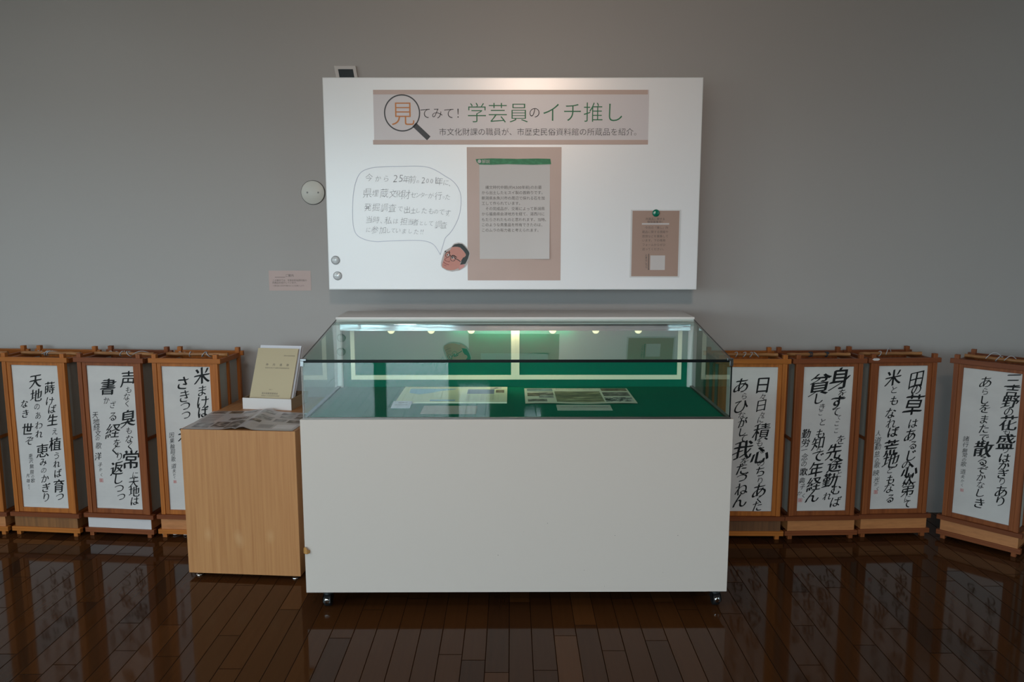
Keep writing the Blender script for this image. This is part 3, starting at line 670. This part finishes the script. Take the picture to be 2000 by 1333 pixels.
for cx in (-.785, .83):
    for cy in (.05, CD - .06): castor(cx, cy)
# curled brown tape end at the cabinet's left edge
mb = MB(); n = 9
for i in range(n):
    t0, t1 = i / n, (i + 1) / n
    f_ = lambda t: (-cw - .004 + .026 * t, -.004 - .010 * math.sin(PI * t), .262 + .004 * math.sin(t * 5))
    a, b = f_(t0), f_(t1); w0, w1_ = .006 + .008 * math.sin(PI * min(t0 + .15, 1)), .006 + .008 * math.sin(PI * min(t1 + .15, 1))
    mb.quad((a[0], a[1], a[2] - w0), (b[0], b[1], b[2] - w1_), (b[0], b[1] + .002, b[2] + w1_), (a[0], a[1] + .002, a[2] + w0))
o = mb.build('tape_curl', mat('brown_tape', srgb(178, 130, 72), .35), CASE); s_m = o.modifiers.new('thick', 'SOLIDIFY'); s_m.thickness = .0012
o['label'] = 'small curled tan scrap sticking out at the left edge'

# ------------------------------------------------------------------ things shown in the case
Z = .8062
def flat_sheet(x0, x1, y0, y1, z=Z, t=.0012):
    m_ = MB(); m_.box(x0, x1, y0, y1, z, z + t, 0); return m_
def rect(mb, x0, x1, y0, y1, z, m): mb.quad((x0, y0, z), (x1, y0, z), (x1, y1, z), (x0, y1, z), m)
# left explanatory panel
mb = flat_sheet(-.507, -.022, 3.330, 3.662, Z, .006); zz = Z + .0064
rect(mb, -.495, -.032, 3.338, 3.654, zz - .0002, 1)
mb.poly([(-.475, 3.60, zz), (-.47, 3.52, zz), (-.42, 3.49, zz), (-.37, 3.52, zz), (-.33, 3.565, zz), (-.265, 3.60, zz), (-.262, 3.615, zz), (-.475, 3.615, zz)], 2)
rect(mb, -.205, -.082, 3.50, 3.602, zz, 3); rect(mb, -.075, -.036, 3.525, 3.59, zz, 4)
rect(mb, -.105, -.050, 3.615, 3.648, zz, 5); mb.poly([(-.09, 3.625, zz + .0002), (-.078, 3.618, zz + .0002), (-.062, 3.634, zz + .0002), (-.07, 3.642, zz + .0002)], 6)
rect(mb, -.36, -.25, 3.35, 3.375, zz, 2)
for r_ in range(7): typeset(mb, '湯西川地区の遺跡と出土品につい'[: 14 - (r_ == 6) * 6], (-.205, 3.475 - r_ * .018, zz), (1, 0, 0), (0, 1, 0), .0105, 6, -.004)
typeset(mb, '仲内遺跡の位置と土器の分布', (-.47, 3.635, zz), (1, 0, 0), (0, 1, 0), .013, 6)
LBOARD = mat('cream_panel_board', srgb(226, 226, 196), .5)
tag(mb.build('information_panel', [LBOARD, LBOARD, MAPB, mat('slate_print', srgb(112, 120, 150), .5), PH_C, PAPERW, PRINTG]),
    'cream information panel with a blue map, left half of the display case', 'information panel')
mb = MB(); mb.hexa([(-.512, 3.236, Z), (-.432, 3.236, Z), (-.432, 3.33, Z), (-.512, 3.33, Z)], [(-.512, 3.236, Z + .002), (-.432, 3.236, Z + .002), (-.432, 3.322, Z + .012), (-.512, 3.322, Z + .012)], 0)
typeset(mb, '首飾り', (-.49, 3.30, Z + .0102), (1, 0, 0), (0, 1, .11), .014, 1); typeset(mb, '縄文時代中期', (-.50, 3.27, Z + .0070), (1, 0, 0), (0, 1, .11), .009, 1)
tag(mb.build('caption_card', [mat('lilac_card', srgb(216, 210, 226), .5), PRINTG]), 'small white caption card before the map panel', 'caption card')
mb = flat_sheet(-.376, -.148, 3.130, 3.278)
tag(mb.build('beige_sheet', mat('beige_sheet_paper', srgb(176, 166, 156), .5)), 'plain beige sheet lying before the cream information panel', 'paper sheet')
# right photo sheet
mb = MB(); n = 16
def rs(s, t, dz=0):
    x = .058 + s * .486; y = 3.318 + t * .335; return (x, y, Z + .001 + .0018 * (1 + math.sin(s * 9)) * (1 - t) + dz)
def rpatch(s0, s1, t0, t1, m, dz, k=8):
    vs = [rs(s0 + (s1 - s0) * i / k, t0 + (t1 - t0) * j / 4, dz) for j in range(5) for i in range(k + 1)]
    mb.add(vs, [(j * (k + 1) + i, j * (k + 1) + i + 1, (j + 1) * (k + 1) + i + 1, (j + 1) * (k + 1) + i) for j in range(4) for i in range(k)], m, True)
rpatch(0, 1, 0, 1, 0, 0, 24); rpatch(0, 1, 0, 1, 0, -.0008, 24)
for q in [(.025, .27, .77, .97, 6), (.025, .14, .45, .68, 3), (.14, .27, .50, .70, 1), (.13, .265, .33, .47, 2), (.025, .20, .10, .26, 1), (.285, .715, .08, .78, 4), (.74, .985, .80, .98, 3), (.735, .98, .45, .71, 1), (.73, .98, .10, .36, 5)]: rpatch(*q, .0004)
for r_ in range(3): typeset(mb, '発掘された仲内遺跡と川沿いの集落の様子', (.205 + .0, 3.640 - r_ * .016, Z + .0032), (1, 0, 0), (0, 1, 0), .0092, 7, -.004)
tag(mb.build('photo_sheet', [mat('photo_sheet_paper', srgb(216, 214, 196), .4), PH_A, PH_B, PH_C, PH_D, PH_E, PH_F, PRINTG]), 'wide photo sheet with a large landscape picture, right half of the display case', 'photo sheet')
mb = MB(); mb.hexa([(.190, 3.195, Z), (.420, 3.195, Z), (.420, 3.285, Z), (.190, 3.285, Z)], [(.190, 3.195, Z + .001), (.420, 3.195, Z + .001), (.420, 3.285, Z + .004), (.190, 3.285, Z + .004)], 0)
typeset(mb, '湯西川ダム建設に伴う仲内遺跡の発掘調査', (.204, 3.243, Z + .0036), (1, 0, 0), (0, 1, .03), .0108, 1)
tag(mb.build('caption_strip', [mat('caption_strip_card', srgb(176, 182, 168), .5), PRINTG]), 'pale caption strip in front of the wide photo sheet', 'caption card')

# ------------------------------------------------------------------ whiteboard and what hangs on it
BY = 3.930
BRD = thing('whiteboard', 'large white magnetic board on the grey wall above the display case', 'whiteboard', (0.004, BY, 1.256))
bw, bh = .922, 1.028
mb = MB(); mb.box(-bw + .004, bw - .004, 0, .028, .004, bh - .004); 
def wp(u, v, dy=-.0006):
    p_ = at(u, v, BY + dy); return Vector((p_.x - .004, dy, p_.z - 1.256))
def stroke(mb, pts, r, m, closed=False, wpf=None):
    """a flat pen line on the board"""
    P = [Vector(p) for p in pts]
    for i in range(len(P) - 1):
        d = P[i + 1] - P[i]
        if d.length < 1e-6: continue
        d.normalize(); n_ = Vector((-d.z, 0, d.x)) * r; e_ = d * r * .4
        mb.quad(P[i] - n_ - e_, P[i + 1] - n_ + e_, P[i + 1] + n_ + e_, P[i] + n_ - e_, m)
def smooth_path(pts, k=8, closed=False):
    out = []; n = len(pts)
    for i in range(n - 1):
        p0, p1, p2, p3 = pts[max(i - 1, 0)], pts[i], pts[i + 1], pts[min(i + 2, n - 1)]
        for j in range(k):
            t = j / k
            out.append(tuple(.5 * (2 * b + (c - a) * t + (2 * a - 5 * b + 4 * c - d) * t * t + (-a + 3 * b - 3 * c + d) * t ** 3) for a, b, c, d in zip(p0, p1, p2, p3)))
    out.append(pts[-1]); return out
c7 = lambda x, y: (620 + x / 4.597, 310 + y / 4.597)
bub = [(1103, 862), (1045, 775), (960, 740), (830, 735), (650, 740), (520, 745), (420, 725), (350, 680), (322, 600), (315, 480), (322, 330), (345, 210), (390, 125), (480, 85), (600, 73), (760, 70), (900, 67), (1000, 80), (1080, 115), (1150, 160), (1200, 190), (1250, 240), (1285, 320), (1288, 420), (1270, 520), (1230, 610), (1190, 670), (1150, 710), (1130, 770), (1103, 862)]
stroke(mb, [wp(*c7(*p)) for p in smooth_path(bub)], .0010, 1)
hand = ("今463,170,66 か545,180,50 ら618,180,48 2,700,180,62 5,750,178,60 年797,185,60 前850,187,66 の900,207,24 2,950,195,50 0,988,200,36 0,1026,202,36 1,1064,197,56 年1095,205,66 に1155,215,44 、1185,242,14 "
        "県450,310,80 埋520,310,58 蔵600,310,76 文677,315,66 化732,315,58 財793,322,80 セ860,327,46 ン905,327,38 タ942,327,40 ー975,325,28 が1020,332,48 行1085,335,66 っ1130,350,22 た1170,345,44 "
        "発452,435,66 掘525,437,66 調600,440,66 査672,442,68 で745,452,44 出805,460,60 土860,467,48 し905,467,38 た960,467,48 も1020,472,48 の1065,477,36 で1118,482,48 す1170,487,50 。1178,512,12 "
        "当463,547,60 時528,550,60 、572,575,14 私635,557,66 は703,562,42 担777,564,64 当835,568,52 者880,572,56 と935,580,34 し975,582,30 て1020,584,40 調1085,592,62 査1135,597,56 "
        "に458,640,38 参515,640,64 加585,642,60 し640,647,38 て680,647,36 い725,647,40 ま780,652,42 し835,652,36 た888,657,42 !930,658,40 !947,658,40")
rnd = random.Random(11)
for t_ in hand.split():
    ch = t_[0]; x_, y_, s_ = (float(q) for q in t_[1:].strip(',').split(','))
    c_ = wp(*c7(x_, y_)); s_ = s_ / 4.597 * BY / F_PX
    put(mb, ch, lambda X, Y, c_=c_: c_ + Vector((X, 0, Y)), s_, 2, -.016, math.radians(rnd.uniform(-3, 3)), rnd.uniform(.03, .15), curl=.025, sxy=(.95, 1), rise=.10)
mb.build('board_surface', [BOARDM, PEN, PENG], BRD)
mb = MB(); mb.box(-bw, bw, .001, .030, 0, .004); mb.box(-bw, bw, .001, .030, bh - .004, bh); mb.box(-bw, -bw + .004, .001, .030, .004, bh - .004); mb.box(bw - .004, bw, .001, .030, .004, bh - .004)
mb.build('board_rim', BOARDE, BRD, .001)
for s_ in (-1, 1):
    for z_ in (.12, bh - .18):
        mb = MB(); mb.box(s_ * .62 - .03, s_ * .62 + .03, .030, WALL_Y - BY - .0005, z_, z_ + .05); mb.build('wall_bracket', ALU, BRD, .001)

def onb(u, v, dy): return at(u, v, BY + dy)
def sheet_mb(u0, v0, u1, v1, dy, t=.0008, m=0, skew=None):
    """upright sheet between two image corners, lying against the board"""
    a, b = onb(u0, v0, dy), onb(u1, v1, dy); m_ = MB()
    m_.box(min(a.x, b.x), max(a.x, b.x), BY + dy, BY + dy + t, min(a.z, b.z), max(a.z, b.z), m); return m_, a, b
def vrect(mb, u0, v0, u1, v1, dy, m):
    a, b = onb(u0, v0, dy), onb(u1, v1, dy)
    mb.quad((a.x, a.y, b.z), (b.x, a.y, b.z), (b.x, a.y, a.z), (a.x, a.y, a.z), m)
RT, UP = Vector((1, 0, 0)), Vector((0, 0, 1)); PXM = BY / F_PX
def vtext(mb, txt, u0, u1, vc, dy, m, off=-.006, hscale=None):
    n_ = sum(adv(c) for c in txt); a, b = onb(u0, vc, dy), onb(u1, vc, dy); em = (b.x - a.x) / n_
    typeset(mb, txt, a, RT, UP, em if not hscale else em * hscale, m, off, 1.0 if not hscale else 1 / hscale)

# banner
mb, a, b = sheet_mb(728.5, 175.5, 1265.5, 282.5, -.0014)
vrect(mb, 728.5, 175.5, 1265.5, 184.5, -.0018, 1); vrect(mb, 728.5, 273.5, 1265.5, 282.5, -.0018, 1)
cc = onb(785.3, 220.8, -.0022); rr = 33.6 * PXM
ring = []
for i in range(48):
    a0, a1 = 2 * PI * i / 48, 2 * PI * (i + 1) / 48
    q = lambda an, r: (cc.x + r * math.cos(an), cc.y, cc.z + r * math.sin(an))
    mb.quad(q(a0, rr - .0042), q(a0, rr + .0018), q(a1, rr + .0018), q(a1, rr - .0042), 2)
h0, h1 = onb(809, 243.5, -.0022), onb(837.5, 270.5, -.0022); d_ = (h1 - h0).normalized(); n_ = Vector((-d_.z, 0, d_.x)) * .0125
mb.quad(h0 + n_, h0 - n_, h1 - n_, h1 + n_, 2)
put(mb, '見', lambda X, Y: onb(787, 222.5, -.0024) + RT * X + UP * Y, 43 * PXM, 3, -.010)
vtext(mb, 'てみて！', 819, 912, 221.5, -.0022, 4, -.012)
vtext(mb, '学芸員', 911, 1033.5, 221, -.0022, 5, -.011); vtext(mb, 'の', 1032, 1056, 220, -.0022, 4, -.012); vtext(mb, 'イチ推し', 1057, 1220, 220, -.0022, 5, -.011)
vtext(mb, '市文化財課の職員が、市歴史民俗資料館の所蔵品を紹介。', 857, 1253, 258, -.0022, 4, -.010)
tag(mb.build('title_banner', [BANNER, PINK, CHARC, ORANGE, PRINT, TITLEG]), 'wide paper banner with magnifying glass and green title across the whiteboard', 'banner')

# explanation poster: backing, curled note sheet, green heading
PO = thing('explanation_poster', 'tall pinkish brown poster with a pale text sheet, centre of the whiteboard', 'poster', (0, 0, 0))
mb, a, b = sheet_mb(911.5, 287.5, 1094.5, 548, -.0014); mb.build('backing', PINK, PO)
mb = MB(); A = onb(936, 320, -.002); B_ = onb(1073, 506, -.002); n = 12
def ps(s, t, dz=0): return (A.x + (B_.x - A.x) * s, BY - .0020 - dz - .010 * max(0, s - .7) / .3 * max(0, t - .25) / .75, A.z + (B_.z - A.z) * t)
mb.add([ps(i / n, j / n) for j in range(n + 1) for i in range(n + 1)], [(j * (n + 1) + i, (j + 1) * (n + 1) + i, (j + 1) * (n + 1) + i + 1, j * (n + 1) + i + 1) for j in range(n) for i in range(n)], 0, True)
body = ['　縄文時代中期(約4,500年前)のお墓', 'から出土したヒスイ製の首飾りです。', '新潟県糸魚川市の周辺で採れる石を加', '工して作られています。', '　その完成品が、交易によって新潟県', 'から福島県会津地方を経て、湯西川に', 'もたらされたものと思われます。当時、', 'このような貴重品を所有できたのは、', 'このムラの有力者と考えられます。']
for txt, v_ in zip(body, (366.3, 376.6, 387.3, 397.5, 408, 418.3, 429.3, 439.5, 450)):
    p_ = onb(940.5, v_, -.0026); em = 7.17 * PXM; x_ = 0
    for ch in txt:
        if ch != '\u3000':
            s0 = (p_.x + x_ * em - A.x) / (B_.x - A.x)
            c_ = Vector((p_.x + x_ * em, 0, p_.z))
            def fn(X, Y, c_=c_):
                px, pz = c_.x + X, c_.z + Y; s = (px - A.x) / (B_.x - A.x); t = (pz - A.z) / (B_.z - A.z); return ps(s, t, .0005)
            put(mb, ch, fn, em, 1, -.004, fit=(0, .36))
        x_ += adv(ch)
sh = mb.build('text_sheet', [SHEETG, PRINTG], PO)
mb = MB(); pts = [(929, 311), (960, 309.5), (1010, 310.5), (1050, 309.8), (1075, 310.5), (1076.5, 321), (1040, 322), (990, 320.8), (960, 322), (936, 321.5), (931, 317)]
mb.poly([onb(u, v, -.0036) for u, v in pts][::-1], 0)
mb.poly([onb(936.3 + 3.6 * math.cos(k * PI / 8), 315.3 + 3.6 * math.sin(k * PI / 8), -.0040) for k in range(16)][::-1], 1)
vtext(mb, '解説', 941, 957, 315.6, -.0040, 1, 0)
mb.build('green_heading', [GREENP, PAPERW], PO)
# small poster
SP = thing('laminated_notice', 'small laminated brown notice held by a green magnet, right part of the whiteboard', 'notice', (0, 0, 0))
mb, a, b = sheet_mb(1232.5, 410, 1326.5, 542.5, -.0020, .0010); mb.build('laminate', mat('laminate_film', srgb(214, 212, 214), .25), SP)
mb, a, b = sheet_mb(1235.5, 412, 1323.5, 540, -.0028, .0006)
vtext(mb, '所蔵品に関する', 1261, 1299, 428, -.0032, 2, 0); vtext(mb, '情報募集中！', 1264, 1298, 434, -.0032, 2, 0); vrect(mb, 1253.8, 436, 1307, 439.2, -.0034, 1)
for txt, v_ in zip(['　今月の「推し」所', '蔵品に関する情報や', '感想などを募集して', 'います。下の専用', 'フォームからぜひ', '送ってください。'], (445, 453.3, 461.8, 470, 478.5, 487)): vtext(mb, txt, 1254, 1254 + 51.5 * len(txt) / 9, v_, -.0032, 2, -.004)
vrect(mb, 1270.3, 499.3, 1298.3, 527.6, -.0034, 3); vrect(mb, 1266.5, 496, 1267.1, 527, -.0034, 2); mb.poly([onb(1266.8 + 1.1 * math.cos(k), 526.5 + 1.1 * math.sin(k), -.0034) for k in (5, 4, 3, 2, 1, 0)], 2)
for i, ch in enumerate('応募はこちら'): put(mb, ch, lambda X, Y, i=i: onb(1262.2, 499 + i * 4.6, -.0034) + RT * X + UP * Y, 4.0 * PXM, 2)
mb.build('printed_sheet', [mat('brown_notice_print', srgb(166, 138, 126), .5), PAPERW, PRINTG, PAPERW], SP)
# magnets
def magnet(u, v, r, m_, label, gm=None, dome=.008):
    p_ = onb(u, v, -.0031 if gm else -.0002); e_ = MB()
    prof = [(r * .94, 0), (r, .002), (r * .97, .005), (r * .8, dome), (r * .45, dome * 1.25), (.0003, dome * 1.35)]
    e_.lathe(prof, Matrix.Translation(p_) @ Matrix.Rotation(PI / 2, 4, 'X'), 28)
    return e_.build('round_magnet', m_), p_
CLEARM = mat('clear_magnet_plastic', srgb(206, 210, 214), .08, spec=.8, coat=1.0, coat_rough=.03)
for (v_, lab) in ((508.5, 'clear round magnet at the lower left of the whiteboard, upper one'), (539, 'clear round magnet at the lower left of the whiteboard, lower one')):
    o, p_ = magnet(655.5 if v_ < 520 else 659.5, v_, .0205, CLEARM, lab); tag(o, lab, 'magnet', 'clear magnets on the whiteboard')
    e_ = MB(); e_.lathe([(.0185, 0), (.0222, 0), (.0222, .003), (.0205, .0045)], Matrix.Translation(p_ + Vector((0, -.0001, 0))) @ Matrix.Rotation(PI / 2, 4, 'X'), 28, cap=False)
    e_ = e_.build('metal_ring', CHROME); e_.parent = o
o, p_ = magnet(1281, 416.5, .0185, mat('green_magnet_plastic', srgb(0, 112, 88), .12, coat=1.0), '', 1); tag(o, 'glossy green round magnet holding the laminated notice', 'magnet')

# cartoon face cut-out
c8 = lambda x, y: (840 + x / 14.81, 460 + y / 14.81)
def fp(pts, dy): return [onb(*c8(*p), dy) for p in pts]
face = MB()
out = [(620, 330), (690, 240), (820, 205), (930, 225), (1010, 290), (1090, 380), (1145, 470), (1160, 540), (1130, 690), (1060, 850), (1000, 930), (850, 1015), (740, 1030), (640, 1050), (480, 1015), (350, 940), (315, 880), (315, 790), (350, 650), (400, 500), (430, 440), (540, 380)]
face.poly(fp(out, -.0026), 0); face.poly(fp(out, -.0016), 0)
fo = fp(out, -.0026); fb = fp(out, -.0016)
for i in range(len(out)): j = (i + 1) % len(out); face.quad(fo[i], fo[j], fb[j], fb[i], 0)
skin = [(615, 350), (700, 330), (850, 335), (950, 440), (1035, 540), (1015, 620), (935, 680), (885, 770), (862, 850), (960, 838), (1010, 868), (960, 930), (835, 1000), (820, 950), (700, 1000), (600, 1010), (480, 990), (360, 930), (345, 850), (375, 760), (400, 680), (420, 560), (480, 480), (560, 440), (600, 400)]
face.poly(fp(skin, -.0030), 1)
hair = [(630, 340), (650, 310), (710, 262), (830, 238), (930, 253), (1000, 318), (1080, 408), (1125, 480), (1137, 530), (1092, 680), (1020, 825), (955, 838), (865, 852), (900, 780), (905, 720), (935, 680), (950, 650), (1010, 620), (1035, 580), (1030, 535), (960, 440), (870, 350), (800, 332), (720, 328)]
face.poly(fp(hair, -.0034), 2)
face.poly(fp([(1000, 868), (960, 840), (900, 850), (850, 900), (835, 990), (870, 985), (950, 930)], -.0034), 4)
def fl_(pts, r, m, dy=-.0038): stroke(face, [onb(*c8(*p), dy) for p in smooth_path(pts, 4)], r / 14.81 * PXM, m)
def fc_(cx, cy, rx, ry, r, m, dy=-.0038): fl_([(cx + rx * math.cos(k * PI / 8), cy + ry * math.sin(k * PI / 8)) for k in range(17)], r, m, dy)
def fd(cx, cy, rx, ry, m, dy): face.poly(fp([(cx + rx * math.cos(-k * PI / 8), cy + ry * math.sin(-k * PI / 8)) for k in range(16)], dy), m)
fd(660, 645, 48, 34, 3, -.0036); fd(640, 645, 22, 24, 2, -.0038); fd(520, 565, 36, 34, 3, -.0036); fd(500, 560, 16, 20, 2, -.0038)
fc_(660, 665, 72, 80, 7, 5); fc_(505, 560, 62, 76, 7, 5); fl_([(560, 560), (575, 575), (598, 590)], 9, 2)
fl_([(720, 665), (800, 705), (885, 765)], 10, 2); fl_([(640, 580), (700, 585), (770, 640)], 10, 2); fl_([(590, 610), (650, 605), (725, 660)], 9, 2)
fl_([(430, 460), (450, 470)], 16, 2); fl_([(545, 450), (570, 490), (560, 530)], 8, 2); fl_([(480, 650), (430, 690), (440, 730), (500, 750), (550, 765), (560, 735)], 6, 6)
fl_([(385, 770), (450, 820), (545, 855)], 8, 6); fl_([(400, 860), (470, 885)], 5, 6)
tag(face.build('face_cutout', [PAPERW, mat('cartoon_skin', srgb(206, 142, 130), .5), mat('cartoon_hair', srgb(46, 54, 56), .5), PAPERW, mat('cartoon_ear', srgb(216, 150, 148), .5), mat('cartoon_glasses', srgb(110, 100, 104), .5), mat('cartoon_line', srgb(160, 84, 88), .5)]),
    'paper cut-out of a cartoon face with glasses and black hair on the whiteboard', 'paper cut-out')

# ------------------------------------------------------------------ on the wall
# small gauge on the wall, half behind the board
G = thing('digital_gauge', 'small tilted white device with a dark screen peeking over the whiteboard', 'device', (0, 0, 0))
yb = WALL_Y - .020
def gp(u, v, y): return at(u, v, y)
c_ = [gp(651, 128.5, yb), gp(694.5, 127.5, yb), gp(699, 151.2, yb), gp(656, 151.2, yb)]
zb = gp(672, 170, yb).z
L_, R_ = gp(659.5, 170, yb).x, gp(702, 170, yb).x; L2, R2 = gp(651.5, 128, yb).x, gp(694.5, 128, yb).x; zt = gp(672, 128, yb).z
mb = MB(); mb.hexa([(L_, yb, zb), (R_, yb, zb), (R_, yb + .018, zb), (L_, yb + .018, zb)], [(L2, yb, zt), (R2, yb, zt), (R2, yb + .018, zt), (L2, yb + .018, zt)])
mb.build('housing', mat('gauge_plastic', srgb(196, 190, 188), .45), G, .003)
mb = MB(); i0 = .0175
def gl(s, t, dy): return Vector(((L_ + (R_ - L_) * s) * (1 - t) + (L2 + (R2 - L2) * s) * t, yb + dy, zb + (zt - zb) * t))
mb.quad(gl(.17, .10, -.0006), gl(.85, .10, -.0006), gl(.85, .83, -.0006), gl(.17, .83, -.0006)); mb.build('screen', mat('dark_screen', srgb(30, 34, 38), .2), G)
# round cover plate
p_ = at(611, 376.3, WALL_Y - .006); rr = 22.3 * WALL_Y / F_PX
CP = thing('round_cover_plate', 'round off-white blanking plate with two screws left of the whiteboard', 'cover plate', tuple(p_ + Vector((0, .006, 0))))
mb = MB(); mb.lathe([(rr, .0006), (rr, .007), (rr - .002, .0088), (.0003, .0092)], Matrix.Rotation(PI / 2, 4, 'X'), 48); mb.build('plate', mat('plate_plastic', srgb(206, 206, 200), .4), CP)
mb = MB(); mb.lathe([(rr + .0022, .0002), (rr + .0022, .004), (rr - .001, .004)], Matrix.Rotation(PI / 2, 4, 'X'), 48); mb.build('gasket', mat('gasket_rubber', srgb(46, 46, 46), .6), CP)
for s_ in (-1, 1):
    mb = MB(); mb.lathe([(.0045, .0088), (.0045, .0100), (.003, .0108), (.0002, .0108)], Matrix.Translation((s_ * .0285, 0, 0)) @ Matrix.Rotation(PI / 2, 4, 'X'), 14); mb.build('screw', mat('screw_steel', srgb(120, 120, 118), .35, metal=.9), CP)
# small notice on the wall
a, b = at(524.5, 529, WALL_Y - .0014), at(608, 568, WALL_Y - .0014)
mb = MB(); mb.box(a.x, b.x, WALL_Y - .0014, WALL_Y - .0004, b.z, a.z, 0); P2 = WALL_Y / F_PX
def wt(txt, u, v, em, off=-.004): typeset(mb, txt, at(u, v, WALL_Y - .0018), RT, UP, em * P2, 1, off)
wt('ご案内', 557, 538.5, 5.6, 0); wt('この展示では、市歴史民俗資料館の', 532, 548, 4.2); wt('所蔵品を紹介しています。', 532, 552.6, 4.2); wt('※展示品にはお手を触れないようお願いします。', 533, 558.5, 2.9)
vr = at(537, 541.5, WALL_Y - .0018); vr2 = at(557, 542.2, WALL_Y - .0018); mb.quad((vr.x, vr.y, vr2.z), (vr2.x, vr.y, vr2.z), (vr2.x, vr.y, vr.z), (vr.x, vr.y, vr.z), 1)
tag(mb.build('wall_notice', [mat('wall_notice_paper', srgb(184, 158, 152), .35, spec=.5), PRINTG]), 'small pinkish printed notice on the wall left of the whiteboard', 'notice')
